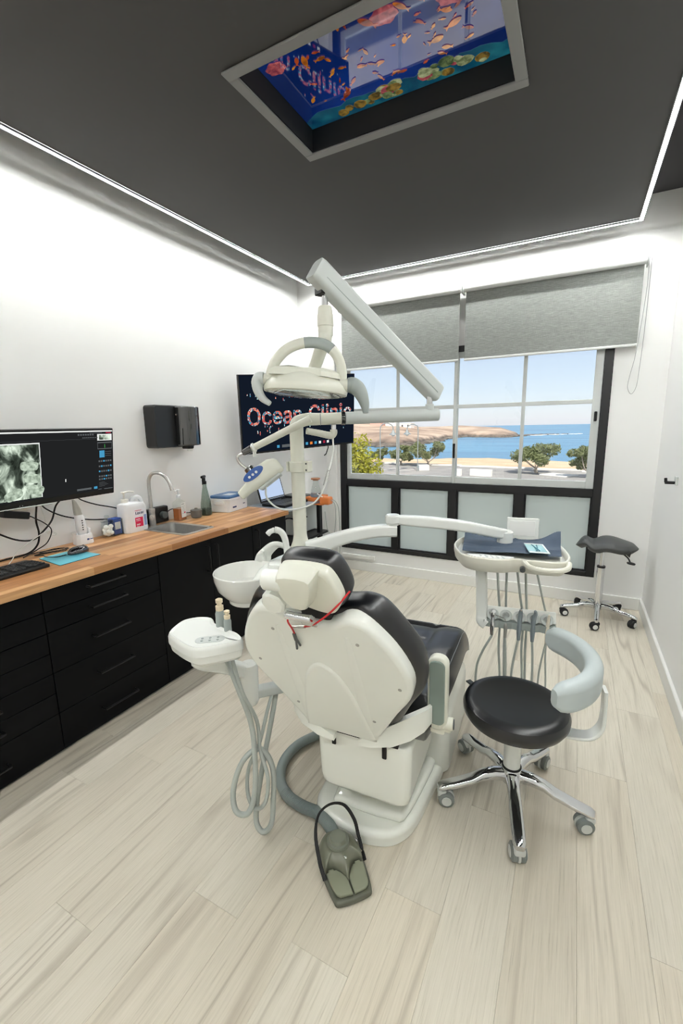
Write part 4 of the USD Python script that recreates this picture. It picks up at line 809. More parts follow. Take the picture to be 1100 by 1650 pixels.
# ---------------------------------------------------------------- operating lamp on its arms
t = thing('operating_lamp', 'cream operating lamp with arched handle hanging from jointed arms', 'lamp', (UX, UY, 1.44))
E1 = A(-.571, 2.005, 1.503); a0 = A(UX, UY, 1.49); ad = (E1 - a0) / np.linalg.norm(E1 - a0)
part(t, 'post_elbow', tube([(UX, UY, 1.435), (UX, UY, 1.455), A(UX, UY, 1.478) + ad * .006, a0 + ad * .045, a0 + ad * .1, a0 + ad * .2], [.031, .031, .03, .028, .0265, .026], 20, 6), CREAM)
part(t, 'collar', [rod(a0 + ad * .105, a0 + ad * .109, .0275, 24)], MGREY)
part(t, 'joint_ring', rod(a0 + ad * .2, a0 + ad * .218, .030, 24), GLOSSBLACK)
part(t, 'lower_arm', [rod(a0 + ad * .218, E1 + ad * .012, .0275, 24), rod(E1 - ad * .03 + A(0, 0, .02), E1 - ad * .03 + A(0, 0, .048), .019, 18)], LGREY)
part(t, 'pin', rod(E1 - ad * .03 + A(0, 0, .045), E1 - ad * .03 + A(0, 0, .082), .013, 16), CHROME)
L0, L1 = A(-.578, 2.03, 1.596), A(-.868, 1.462, 2.012)
part(t, 'spring_arm', sweep([L0, L0 + (L1 - L0) * .02, L0 + (L1 - L0) * .5, L0 + (L1 - L0) * .98, L1], rrect(.066, .084, .017, 4), (0, 0, 1), raw=True, scale=[.93, 1.0, 1.0, 1.02, .95]), LGREY, 40)
part(t, 'arm_trim', sweep([L0 + (L1 - L0) * .04 + A(0, 0, -.012), L0 + (L1 - L0) * .95 + A(0, 0, -.012)], rrect(.0675, .008, .003, 3), (0, 0, 1), raw=True), MGREY)
pj_ = A(-.858, 1.515, 0)
part(t, 'pivot_recess', [rbox(pj_ + A(-.004, 0, 1.948), (.05, .05, .03), .004, rz=-28)], BLACK)
part(t, 'shaft', rod(pj_ + A(0, 0, 1.88), pj_ + A(0, 0, 1.965), .0125, 16), CHROME)
part(t, 'shaft_cover', [lathe([(.022, 1.895), (.026, 1.89), (.028, 1.868), (.029, 1.866), (.030, 1.825), (.028, 1.823), (.027, 1.79), (.0, 1.79)], 24, pj_), lathe([(0, 1.9), (.022, 1.895)], 24, pj_)], CREAM)
lc = A(-.895, 1.425, 1.612); lx, ly = A(.883, .468, 0), A(-.468, .883, 0); lz = A(0, 0, 1.)
LRM = np.stack([lx, ly, lz], 1) @ rotm(ry=5, rx=-4)
lm = lambda m: mv(join(m) if isinstance(m, (list, tuple)) else m, lc, R=LRM)
pl = (pj_ + A(0, 0, 1.80) - lc) @ LRM
part(t, 'elbow', lm(tube([pl, pl * .96 + A(0, .0, -.02), (.045, .06, .145), (.025, .085, .085), (.0, .09, .03)], [.026, .026, .025, .023, .022], 18)), CREAM)
dome = [np.column_stack([circ(a, 44, b) + [0, cy], np.full(44, z)]) for a, b, cy, z in ((.145, .098, 0, -.036), (.153, .106, 0, -.033), (.155, .108, 0, -.02), (.150, .104, 0, -.004), (.138, .094, .003, .012), (.118, .08, .006, .032), (.092, .062, .01, .046), (.05, .034, .012, .054), (.01, .008, .012, .056))]
part(t, 'lamp_body', lm(loft(dome, caps=(False, True))), CREAM)
part(t, 'reflector', lm(loft([np.column_stack([circ(a, 44, b), np.full(44, z)]) for a, b, z in ((.143, .096, -.034), (.12, .08, -.012), (.06, .04, .002), (.005, .004, .004))], caps=(False, True))), CHROME)
part(t, 'lens', lm(loft([np.column_stack([circ(a, 44, b), np.full(44, z)]) for a, b, z in ((.142, .095, -.0345), (.12, .08, -.041), (.06, .04, -.0445), (.004, .003, -.0455))], caps=(False, True))), CLEARGLASS)
part(t, 'raised_lid', lm(loft([np.column_stack([spline(A((-.112 * k, -.07 * k), (-.12 * k, -.045), (-.06, .03 * k), (.06, .03 * k), (.125 * k, -.04), (.085 * k, -.072 * k), (.06 * k, -.085 * k), (.035 * k, -.078 * k)), 4, True), np.full(32, z)]) for k, z in ((1, .018), (.97, .036), (.85, .046), (.5, .054))])), CREAM)
ah = A((-.128, -.02, .0), (-.126, -.022, .03), (-.108, -.025, .075), (-.07, -.028, .115), (-.02, -.03, .137), (.03, -.03, .142), (.075, -.028, .132), (.110, -.024, .1), (.128, -.02, .055), (.132, -.018, .0))
al = spline(ah, 6); pr_ = rrect(.036, .03, .013, 4)
part(t, 'handle', lm([sweep(al[:26], pr_, (0, 1, 0), raw=True), sweep(al[38:], pr_, (0, 1, 0), raw=True)]), CREAM)
part(t, 'handle_grip', lm(sweep(al[25:39], pr_ * 1.06, (0, 1, 0), raw=True)), MGREY, label='grey grip in the middle of the handle')
part(t, 'side_joint', lm(rod((.115, -.02, .0), (.155, -.02, .002), .024, 20)), CREAM)
part(t, 'side_joint', lm(rod((-.12, -.02, .002), (-.152, -.02, .004), .021, 20)), CREAM)
part(t, 'side_handle', lm(tube([(.152, -.02, .004), (.172, -.02, .004), (.192, -.022, -.008), (.208, -.026, -.032), (.22, -.03, -.062), (.226, -.034, -.092)], [.026, .030, .028, .023, .017, .010], 16)), MGREY)
part(t, 'side_handle', lm(tube([(-.152, -.02, .004), (-.168, -.02, .002), (-.174, -.022, -.014), (-.168, -.028, -.042), (-.15, -.034, -.066), (-.122, -.04, -.084)], [.025, .026, .022, .017, .014, .009], 16)), LGREY)

# ---------------------------------------------------------------- whitening lamp on a second arm
t = thing('whitening_lamp', 'small cream lamp head with a blue oval control panel on a jointed arm', 'lamp', (UX + .2, UY, 1.44))
j0 = a0 + ad * .17 + A(0, -.01, 0)
part(t, 'upper_joint', [rod(j0 + A(0, 0, -.026), j0 + A(0, 0, -.05), .011, 14)], CHROME)
part(t, 'first_arm', tube([j0 + A(0, 0, -.048), j0 + A(-.001, 0, -.064), j0 + A(-.012, -.008, -.074), j0 + A(-.05, -.05, -.062), j0 + A(-.085, -.09, -.052)], [.016, .017, .016, .015, .014], 14), CREAM)
q0, q1 = A(-.985, 1.595, 1.492), A(-1.215, 1.485, 1.372)
part(t, 'second_arm', [rod(q0 + (q1 - q0) * .0, q1, .0165, 18, .0145)], CREAM)
part(t, 'arm_collar', [rod(q1 + (q0 - q1) * .02, q1 + (q0 - q1) * .06, .02, 18), rbox(q1 + A(.012, .004, -.02), (.006, .02, .03), .002)], WHITE)
part(t, 'swivel', [rod(q1, q1 + (q1 - q0) / np.linalg.norm(q1 - q0) * .04, .0165, 14, .012)], GLOSSBLACK)
qe = q1 + (q1 - q0) / np.linalg.norm(q1 - q0) * .045
part(t, 'gooseneck', tube([qe, qe + A(-.018, -.01, -.014), qe + A(-.012, -.006, -.04), qe + A(.012, .004, -.062), qe + A(.026, .01, -.074)], .0058, 10), STEEL)
hq, hp = A(-1.272, 1.448, 1.178), A(-1.118, 1.556, 1.315)
he1 = (hp - hq) / np.linalg.norm(hp - hq); hv = A(.46, -.868, .187); he3 = hv - he1 * (hv @ he1); he3 /= np.linalg.norm(he3); he2 = np.cross(he3, he1)
he2 = -he2 if he2[2] < 0 else he2
HM = np.stack([he1, he2, np.cross(he1, he2)], 1)
hh = lambda m: mv(join(m) if isinstance(m, (list, tuple)) else m, (hq + hp) / 2, R=HM)
rings = [np.array([(x, y * hgt + off, z * dep) for y, z in rrect(1, 1, .32, 4)]) for x, hgt, dep, off in ((-.112, .028, .03, -.012), (-.108, .038, .05, -.012), (-.06, .046, .066, -.006), (-.045, .07, .078, .002), (.02, .085, .085, .003), (.075, .082, .085, .0), (.1, .065, .07, -.004), (.108, .045, .05, -.008))]
part(t, 'head', hh(loft(rings)), CREAM)
part(t, 'joint', [rod(hh(rbox((-.012, .05, .0), (.01,)*3)).vertices.mean(0), qe + A(.026, .01, -.074), .016, 14), hh(rod((-.01, .036, 0), (-.01, .064, 0), .022, 18))], GLOSSBLACK)
fz = np.sign(HM[:, 2] @ hv)
part(t, 'control_panel', hh(mv(slab(circ(.05, 28, .02), 0, .005, .001), (-.005, .022, fz * .0395), R=np.stack([A(1, 0, 0), A(0, 1, 0), A(0, 0, fz)], 1))), mat('panel_blue', (40, 82, 150), .35), label='blue oval control panel')
for q in (-.026, -.008, .01): part(t, 'button', hh(mv(cyl((0, 0, 0), .006, .002, 12), (q, .02, fz * .0445), R=np.stack([A(1, 0, 0), A(0, 1, 0), A(0, 0, fz)], 1))), WHITE)
part(t, 'light_plate', hh(rbox((.03, -.043, 0), (.11, .012, .06), .004)), LGREY)
cstart = j0 + A(-.005, 0, -.07)
part(t, 'cable', tube([cstart, cstart + A(.0, .0, -.08), A(-.965, 1.705, 1.27), A(-.985, 1.70, 1.2), A(-1.01, 1.695, 1.15), A(-1.05, 1.68, 1.11), A(-1.10, 1.60, 1.098), A(-1.15, 1.56, 1.11), A(-1.185, 1.535, 1.155), hh(rbox((.0, -.045, 0), (.01,)*3)).vertices.mean(0)], .0042, 8), WHITE)
part(t, 'spring', tube([A(-.9645 - .0008 * i, 1.705, 1.272 - .0022 * i) + .0075 * A(math.cos(i * 2.1), math.sin(i * 2.1), 0) for i in range(34)], .0017, 5, 2), STEEL)

# ---------------------------------------------------------------- delivery tray on its arm
t = thing('delivery_tray', 'white instrument tray held by a long white jointed arm in front of the window', 'instrument tray', (-.235, 2.04, .88))
pf = rrect(.058, .062, .014, 4)
part(t, 'first_arm', sweep([(-1.06, 1.67, .905), (-1.0, 1.69, .925), (-.93, 1.72, .953), (-.85, 1.765, .975), (-.77, 1.81, .986), (-.70, 1.85, .986)], pf, scale=[1.25, 1.1, 1.0, .95, .9, .9]), WHITE)
part(t, 'arm_joint', [cyl((-.715, 1.845, 1.018), .034, .042, 28, .006), cyl((-.715, 1.845, 1.012), .03, .008, 24)], WHITE)
part(t, 'second_arm', sweep([(-.715, 1.845, 1.037), (-.6, 1.90, 1.026), (-.45, 2.0, 1.0), (-.31, 2.1, .96), (-.27, 2.135, .95)], rrect(.052, .05, .012, 4), scale=[.8, 1, 1, 1, .9]), WHITE)
part(t, 'arm_pivot', [cyl((-.265, 2.14, .9), .036, .062, 28, .006)], WHITE)
TC, TY = A(-.232, 2.045, 0), 6.5
tr = lambda m: mv(join(m) if isinstance(m, (list, tuple)) else m, TC, rz=TY)
to = spline(A((-.232, -.06), (-.245, .03), (-.228, .13), (-.17, .178), (0, .19), (.16, .178), (.215, .13), (.238, .0), (.236, -.10), (.2, -.168), (.09, -.175), (.03, -.168), (-.02, -.195), (-.12, -.2), (-.19, -.16)), 4, True)
lev = [(.055, .838), (.02, .842), (.006, .858), (.0, .885), (.0, .902), (.003, .906), (.008, .906), (.013, .902), (.02, .888), (.03, .884)]
part(t, 'tray', tr(loft([np.column_stack([inset(to, d), np.full(len(to), z)]) for d, z in lev])), mat('tray_ivory', (230, 228, 214), .3, coat=.3))
part(t, 'control_panel', tr(loft([np.column_stack([spline(A((-.15, -.145), (-.02, -.145), (.02, -.152), (-.02, -.188), (-.12, -.19), (-.165, -.16)), 4, True) , np.full(24, z)]) for z in (.892, .9075)])), WHITE)
for i in range(5):
    for j in range(2 if i in (0,) else 3): part(t, 'button', tr(lathe([(0, 0), (.005, 0), (.005, .0014), (0, .002)], 10, (-.115 + i * .022 + j * .004, -.156 - j * .012, .9074))), LGREY)
part(t, 'side_grip', tr(tube([(.06, -.165, .895), (.08, -.20, .885), (.12, -.212, .88), (.18, -.208, .88), (.22, -.18, .885), (.228, -.14, .895)], .011, 10)), mat('grip_ivory', (226, 224, 210), .35))
part(t, 'lock', [tr(rod((.055, -.17, .868), (.055, -.192, .866), .011, 16))], DGREY)
part(t, 'film_viewer', tr([rbox((.055, .20, .955), (.145, .012, .105), .005, rx=-8), rbox((.055, .195, .895), (.05, .02, .02), .004)]), WHITE)
part(t, 'viewer_screen', tr(rbox((.055, .1925, .957), (.112, .003, .072), .001, rx=-8)), mat('viewer_white', (240, 240, 236), .3))
part(t, 'holder_stem', tr(sweep([(-.115, -.04, .842), (-.112, -.045, .78), (-.106, -.055, .68), (-.102, -.065, .60), (-.10, -.075, .575), (-.08, -.08, .56)], rrect(.05, .03, .012, 4), (0, 1, 0), k=4)), WHITE)
HX = [-.245, -.192, -.14, -.087, -.035]
HB = A(-.17, 2.0, .585); hbr = lambda m: mv(join(m) if isinstance(m, (list, tuple)) else m, HB, rz=9)
def rail(n=40):
    xs = np.linspace(-.15, .15, n); return xs
top_p = [(x, -.03 - .008 * abs(math.sin((x + .14) / .056 * math.pi))) for x in np.linspace(-.15, .145, 41)] + [(.15, -.02), (.15, .03), (-.15, .03)]
part(t, 'holder_front', hbr(slab(A(*top_p), -.03, .002, .003)), MGREY)
part(t, 'holder_back', hbr([rbox((0, .012, .024), (.3, .04, .055), .006, rx=-25)]), WHITE)
HPX = [-.112, -.056, 0, .056, .112]
for x in HPX: part(t, 'holder_ring', hbr(mv(lathe([(.014, 0), (.026, 0), (.0265, .003), (.024, .005), (.015, .004), (.014, 0)], 24), (x, -.014, .024), rx=50)), LGREY)
# five handpieces, their hoses rising to the tray and looping below
hrnd = random.Random(4)
hl = ['chrome air syringe in the leftmost ring of the instrument rail', 'short instrument hose end with a bent wire in the second ring of the rail', 'slim grey handpiece in the middle ring of the instrument rail', 'curved grey handpiece in the fourth ring of the instrument rail', 'slender ivory handpiece in the rightmost ring of the instrument rail']
sp = [(-.105, .02), (-.05, .02), (.0, .0), (.055, .0), (.105, .0)]
tray_x = [-.045, -.005, .035, .07, .112]
for i, x in enumerate(HPX):
    b = hbr(rbox((x, -.035, -.02), (.01,)*3)).vertices.mean(0); p = lambda dx, dy, dz: hbr(rbox((x + dx, -.035 + dy, -.02 + dz), (.01,)*3)).vertices.mean(0)
    h = thing('handpiece', hl[i], 'dental handpiece', b)
    if i == 0:
        part(h, 'body', [tube([p(0, -.002, -.045), p(0, -.002, .0), p(0, .004, .045)], [.0075, .0105, .0085], 12), tube([p(0, .004, .04), p(.002, .0, .065), p(.004, -.012, .072)], [.0095, .0105, .008], 12)], CHROME)
        part(h, 'button', [rod(p(.003, -.012, .06), p(.004, -.018, .062), .004, 10), rod(p(-.006, -.008, .066), p(-.008, -.014, .068), .004, 10)], WHITE)
    elif i == 1:
        part(h, 'body', [tube([p(0, 0, -.05), p(0, 0, .0), p(0, .004, .02)], [.007, .0085, .006], 12)], STEEL)
        part(h, 'needle', [tube([p(0, .004, .02), p(-.006, -.004, .04), p(-.03, -.012, .052), p(-.05, -.012, .058)], .0018, 6)], CHROME)
    elif i == 4:
        part(h, 'body', [tube([p(0, 0, -.055), p(.002, .002, .0), p(.004, .006, .045), p(.006, .004, .075)], [.006, .009, .007, .004], 12)], mat('ivory_handpiece', (226, 218, 200), .35))
    else:
        part(h, 'body', [tube([p(0, 0, -.055), p(0, 0, -.01), p(.002, .004, .045), p(.003 if i == 2 else .008, .0, .075), p(.003 if i == 2 else .004, -.012, .092)], [.007, .0105, .0095, .0085, .006], 12)], mat('handpiece_grey_%d' % i, (136, 146, 152), .3, .3))
        if i == 2: part(h, 'head', [rod(p(.003, -.012, .088), p(.003, -.018, .1), .005, 10)], CHROME)
    top = tr(rbox((tray_x[i], -.09 + .02 * (i % 2), .843), (.01,)*3)).vertices.mean(0)
    low = [(.40, -.02), (.42, .02), (.38, .03), (.41, .0), (.39, .03)][i]
    zl = .585 - low[0]
    back = hbr(rbox((x + sp[i][1] + [.012, -.02, .02, -.02, .01][i], .04, 0), (.01,)*3)).vertices.mean(0)
    swing = [-.06, .01, -.02, .01, -.02][i]
    part(h, 'hose', tube([p(0, 0, -.05), p(swing * .6, .0, -.13), p(swing, .005, -.22), A(b[0] + swing, b[1] + .02, zl + .03), A((b[0] + back[0]) / 2 + swing * .6, b[1] + .06, zl), A(back[0] + .01, back[1] + .01, zl + .05), A(back[0], back[1] + .012, .42), A(back[0], back[1] + .018, .56), A(back[0] * .55 + top[0] * .45, back[1] * .5 + top[1] * .5, .70), top], .0052 if i < 4 else .0042, 9), HOSE)

# cloth and packet on the tray
CL = []
for v in np.linspace(0, 1, 22):
    row = []
    for u_ in np.linspace(0, 1, 34):
        x = -.195 + .40 * u_ + .03 * (1 - v) * (u_ - .5); y = .16 - .262 * v + .015 * u_
        z = .9075 + .0025 * math.sin(9 * u_ + 3 * v) + .002 * math.sin(17 * v + 4 * u_)
        z += .05 * math.exp(-((u_ - 1.0) / .14) ** 2 - (v / .25) ** 2) + .022 * math.exp(-((u_ - .0) / .12) ** 2 - (v / .25) ** 2)
        z -= .004 * math.exp(-((v - .55 - .1 * math.sin(3 * u_)) / .03) ** 2) - .005 * math.exp(-((v - .6 - .1 * math.sin(3 * u_)) / .03) ** 2)
        z += .006 * math.exp(-((u_ - .55 - .2 * v) / .02) ** 2) * (1 - v)
        row.append((x, y, z))
    CL.append(row)
solo('tray_cloth', tr(grid(np.array(CL)[:, ::-1], .0012)), mat('navy_cloth', (70, 84, 102), .8, bump=(500, .15, .001), var=(30, (58, 72, 90))), 'creased navy paper cloth laid over the instrument tray', 'cloth', smooth=True)
t = thing('sealed_packet', 'pale teal sealed packet of instruments lying on the navy cloth', 'packet', TC + A(.12, -.03, .92))
pk = lambda m: tr(mv(m, (.11, -.03, .918), rz=8, ry=2))
part(t, 'pouch', pk(grid(np.array([[(x, y, .003 * math.sin(5 * y / .1) * math.cos(30 * x)) for x in np.linspace(-.04, .04, 12)] for y in np.linspace(.075, -.075, 18)])[:, ::-1], .003)), mat('packet_teal', (166, 208, 214), .25), True)
part(t, 'paper_edge', pk([box((0, -.07, .004), (.08, .018, .0012), .0003), box((0, .07, .004), (.08, .014, .0012), .0003), box((.036, 0, .005), (.008, .14, .0012), .0003)]), mat('packet_paper', (226, 232, 230), .5))
part(t, 'instrument', pk([tube([(-.012, .05, .006), (-.006, .0, .007), (.004, -.05, .006)], .0022, 6), tube([(.008, .05, .006), (.003, .0, .007), (-.006, -.045, .006)], .0022, 6)]), mat('instrument_teal', (38, 112, 128), .3))

# ---------------------------------------------------------------- assistant's tray with suction hoses
t = thing('assistant_tray', 'small white control tray with grey suction hoses left of the chair', 'assistant tray', (-1.11, 1.035, .75))
ao = spline(A((-1.205, .968), (-1.232, 1.02), (-1.24, 1.075), (-1.205, 1.12), (-1.155, 1.132), (-1.115, 1.105), (-1.05, 1.088), (-.985, 1.078), (-.94, 1.05), (-.945, 1.022), (-.99, .965), (-1.03, .93), (-1.08, .928), (-1.15, .945)), 4, True)
part(t, 'tray', loft([np.column_stack([inset(ao, d), np.full(len(ao), z)]) for d, z in ((.035, .688), (.022, .690), (.008, .704), (.003, .728), (.0, .730), (.0, .752), (.003, .760), (.006, .764), (.010, .763), (.016, .7585), (.022, .758))]), WHITE, 30)
pz = lambda o_: o_ @ A(.80, .60, -.60, .80).reshape(2, 2) + [-1.045, 1.005]
part(t, 'button_panel', slab(pz(rrect(.098, .046, .022, 6)), .756, .7595, .001), LGREY)
for i in range(3):
    for j in range(2): part(t, 'button', cyl((*pz(A((-.026 + i * .026, -.009 + j * .018)))[0], .7592), .0045, .0018, 10, .0005), MGREY)
part(t, 'support_arm', [sweep([(-1.115, 1.0, .675), (-1.10, 1.02, .655), (-1.07, 1.07, .625), (-1.04, 1.115, .595), (-1.02, 1.145, .575)], rrect(.045, .05, .012), scale=[1, 1.1, 1, 1, 1])], WHITE)
part(t, 'support_hub', [lathe([(0, .435), (.024, .437), (.031, .45), (.034, .575), (.03, .60), (0, .604)], 24, (-1.015, 1.155, 0))], WHITE)
part(t, 'link_arm', [sweep([(-1.005, 1.175, .475), (-.95, 1.27, .46), (-.88, 1.40, .445), (-.82, 1.55, .43)], rrect(.045, .04, .01))], LGREY)
SUCT = mat('suction_tip', (224, 208, 178), .4)
for nm, (x, y, h_), la in (('suction_handle', (-1.083, 1.098, .1), 'taller grey suction handle with an ivory tip standing in the small tray'), ('suction_handle', (-1.036, 1.083, .07), 'shorter grey suction handle with an ivory tip standing in the small tray')):
    b = A(x, y, .765)
    h = thing(nm, la, 'suction handle', b)
    r = .0165 if h_ > .08 else .013
    part(h, 'body', lathe([(0, -.035), (r * .9, -.035), (r, -.03), (r, h_ * .42), (r * .8, h_ * .55), (0, h_ * .56)], 18, b), MGREY)
    part(h, 'tip', lathe([(r * .78, h_ * .55), (r * .85, h_ * .58), (r * .85, h_ * .72), (r * .5, h_ * .74), (r * .5, h_ * .82), (r * .75, h_ * .84), (r * .75, h_ * .96), (r * .3, h_), (0, h_)], 18, b), SUCT)
    k = 0 if h_ > .08 else 1
    loop = [[b + A(0, 0, -.035), b + A(.03, -.02, -.1), A(-.985, 1.06, .56), A(-.955, 1.08, .42), A(-.93, 1.06, .30), A(-.915, 1.03, .19), A(-.925, 1.0, .13), A(-.965, .985, .135), A(-.985, 1.0, .2), A(-.97, 1.04, .29), A(-.93, 1.09, .32), A(-.885, 1.10, .25), A(-.872, 1.075, .12), A(-.875, 1.06, .05), A(-.90, 1.045, .022), A(-.928, 1.045, .05), A(-.935, 1.065, .13), A(-.935, 1.12, .27), A(-.955, 1.22, .42), A(-1.02, 1.36, .52)],
            [b + A(0, 0, -.035), b + A(.03, -.02, -.1), A(-.968, 1.06, .55), A(-.945, 1.10, .42), A(-.925, 1.085, .32), A(-.885, 1.07, .235), A(-.885, 1.05, .15), A(-.92, 1.035, .12), A(-.955, 1.04, .16), A(-.962, 1.06, .25), A(-.94, 1.1, .33), A(-.95, 1.17, .42), A(-.99, 1.29, .48), A(-1.04, 1.41, .52)]][k]
    part(h, 'hose', tube(loop, .0098 if k == 0 else .0068, 12, 7), HOSE)
# ---------------------------------------------------------------- foot control with its ribbed hose
PEDAL = mat('pedal_olive', (112, 114, 98), .35, coat=.3)
t = thing('foot_control', 'olive grey foot control with two pedals and a black carrying hoop on the floor', 'foot pedal', (-.58, 1.06, 0))
fd = A(-.73, .69, 0); fd /= np.linalg.norm(fd); FR = np.stack([A(fd[1], -fd[0], 0), fd, A(0, 0, 1)], 1)
ft = lambda m: mv(join(m) if isinstance(m, (list, tuple)) else m, (-.586, 1.068, 0), R=FR)   # local y runs to the hose end
fo = spline(A((-.064, -.088), (-.046, -.112), (.046, -.112), (.064, -.088), (.074, .0), (.072, .06), (.04, .112), (-.04, .112), (-.072, .06), (-.074, .0)), 4, True)
part(t, 'base', ft(slab(fo, 0, .02, .007, 3)), mat('pedal_base', (88, 90, 78), .5))
ho = spline(A((-.066, -.012), (-.05, -.004), (-.032, -.008), (-.014, -.03), (0, -.056), (.014, -.03), (.032, -.008), (.05, -.004), (.066, -.012), (.070, .02), (.064, .07), (.036, .107), (0, .114), (-.036, .107), (-.064, .07), (-.070, .02)), 3, True)
hk = [np.column_stack([(ho - [0, .035]) * [kx, ky] + [0, .035 + .02 * (1 - ky)], np.full(len(ho), z)]) for kx, ky, z in ((1, 1, .018), (.99, .985, .032), (.965, .95, .042), (.9, .87, .051), (.78, .74, .058), (.64, .6, .062), (.56, .52, .063))]
part(t, 'hood', ft(loft(hk)), PEDAL, 60)
part(t, 'dial', ft([lathe([(.040, .05), (.040, .067), (.037, .072), (.0295, .073), (.029, .081), (.026, .085), (0, .0855)], 32, (0, .05, 0))]), mat('dial_grey', (118, 122, 110), .45))
for s_ in (-1, 1):
    po = A((.003, -.05), (.016, -.03), (.030, -.016), (.036, -.016), (.037, -.009), (.055, -.009), (.056, -.016), (.064, -.018), (.061, -.05), (.057, -.078), (.052, -.092), (.042, -.101), (.003, -.105)) * [s_, 1]
    part(t, 'pedal', ft(slab(po, .022, .033, .004, 3)), mat('pedal_top_%d' % (s_ + 1), (126, 129, 110), .5))
for x, y, z in ((-.052, .012, .045), (.004, -.008, .055), (.064, .05, .042)): part(t, 'stud', ft([mv(trimesh.creation.icosphere(2, .008), (x, y, z))]), CHROME)
part(t, 'hoop', ft([sweep([(-.072, -.03, .022), (-.079, .0, .06), (-.078, .05, .115), (-.055, .09, .15), (-.008, .105, .163), (.04, .098, .15), (.068, .074, .105), (.075, .055, .06), (.078, .03, .03), (.074, -.01, .022)], rrect(.012, .0045, .002, 3), (0, 1, .3))]), RUBBER)
hs = [ft(rbox((.005, .10, .03), (.01,)*3)).vertices.mean(0), A(-.705, 1.175, .03), A(-.765, 1.20, .025), A(-.83, 1.20, .024), A(-.91, 1.215, .024), A(-.985, 1.27, .024), A(-1.03, 1.36, .025), A(-1.03, 1.47, .026), A(-.98, 1.57, .03), A(-.90, 1.66, .06), A(-.82, 1.70, .14), A(-.80, 1.70, .28)]
hp_ = spline(hs, 90); seg = np.arange(len(hp_))
RIB = mat('ribbed_hose', (128, 138, 136), .45)
part(t, 'hose', tube(hp_, .0215 + .0012 * np.sin(seg * .9) * (seg < 380), 12, raw=True), RIB)
# ---------------------------------------------------------------- operator's stool with its curved back rest
SX, SY = -.132, 1.62
CASTER = mat('caster_grey', (206, 209, 205), .45)
TYRE = mat('caster_tyre', (120, 126, 124), .55)
def caster(t, c, ang, hood, tyre, hubm, r=.028, w=.05):
    """twin-wheel caster touching the floor under c, rolling along ang"""
    Rz = rotm(rz=ang); put = lambda m: mv(m, (c[0], c[1], 0), R=Rz)
    pr_ = [(0, -w/2), (r * .75, -w/2), (r, -w/2 + .005), (r, -.006), (r * .9, -.0045), (r * .9, .0045), (r, .006), (r, w/2 - .005), (r * .75, w/2), (0, w/2)]
    k = part(t, 'caster', put([mv(lathe([(0, -.004), (r * 1.08, -.004), (r * 1.08, .004), (0, .004)], 20), (.012, 0, r), rx=90), rbox((-.004, 0, r * 1.75), (.034, w * .72, .026), .008)]), hood)
    part(t, 'wheel', put(mv(lathe(pr_, 24), (.012, 0, r), rx=90)), tyre, under=k)
    for s in (-1, 1): part(t, 'wheel_cap', put(rod((.012, s * (w/2 - .001), r), (.012, s * (w/2 + .002), r), r * .62, 20)), hubm, under=k)
def star_base(t, c, R_, a0, zh, zt, w0, w1, m, drop=.0):
    for i in range(5):
        a = math.radians(a0 + 72 * i); d = A(math.cos(a), math.sin(a), 0); s = A(-math.sin(a), math.cos(a), 0)
        rings = []
        for q, z, w, h in ((.03, zh, w0 * 1.1, .05), (.07, zh + .004, w0, .046), (.12, zh - .002, w0 * .9, .038), (R_ * .6, zh - (zh - zt) * .45, w0 * .78 + w1 * .2, .032), (R_ * .85, zt + .008, w1 * 1.05, .028), (R_ + .012, zt, w1, .026), (R_ + .026, zt - .003, w1 * .7, .018)):
            o_ = rrect(w, h, min(w, h) * .48, 4); rings.append(A(*c, 0) + d * q + s * o_[:, :1] + A(0, 0, 1) * (o_[:, 1:] + z))
        part(t, 'base_arm', loft(rings), m)
t = thing('operator_stool', 'round black stool with a curved pale grey back rest on five chrome legs', 'stool', (SX, SY, 0))
star_base(t, (SX, SY), .262, -5, .118, .078, .05, .044, CHROME)
part(t, 'hub', lathe([(0, .085), (.034, .085), (.04, .095), (.042, .135), (.034, .147), (0, .147)], 28, (SX, SY, 0)), CHROME)
for i in range(5):
    a = math.radians(-5 + 72 * i); caster(t, (SX + .268 * math.cos(a), SY + .268 * math.sin(a)), [200, 250, 140, 20, 110][i], CASTER, TYRE, CASTER, .03, .052)
part(t, 'column', lathe([(0, .146), (.031, .146), (.0315, .15), (.0315, .35), (0, .35)], 28, (SX, SY, 0)), WHITE)
part(t, 'collar', lathe([(.032, .146), (.036, .147), (.036, .153), (.032, .154)], 28, (SX, SY, 0)), RUBBER)
part(t, 'seat_plate', [slab(rrect(.2, .2, .03) + [SX, SY], .345, .362, .004)], DGREY)
part(t, 'seat', lathe([(0, .36), (.15, .36), (.178, .366), (.189, .385), (.190, .402), (.183, .42), (.17, .4285), (.15, .43), (.138, .4265), (.10, .422), (.05, .4195), (0, .419)], 64, (SX, SY, 0)), LEATHER)
part(t, 'seat_lever', [tube([(SX - .06, SY + .08, .352), (SX - .13, SY + .14, .345), (SX - .19, SY + .19, .335)], .005, 8), rbox((SX - .20, SY + .2, .333), (.05, .025, .008), .003, rz=-40)], DGREY)
brc = A(SX + .012, SY + .035)
arc = [(brc[0] + .232 * math.cos(a), brc[1] + .25 * math.sin(a), .585) for a in np.radians(np.linspace(-60, 72, 30))]
prof = rrect(.06, .105, .026, 5)
part(t, 'back_rest', sweep(arc, prof, (0, 0, 1), raw=True, scale=[.55, .9, .98, 1] + [1] * 20 + [.98, .9, .55]), mat('stool_grey_vinyl', (190, 199, 199), .4))
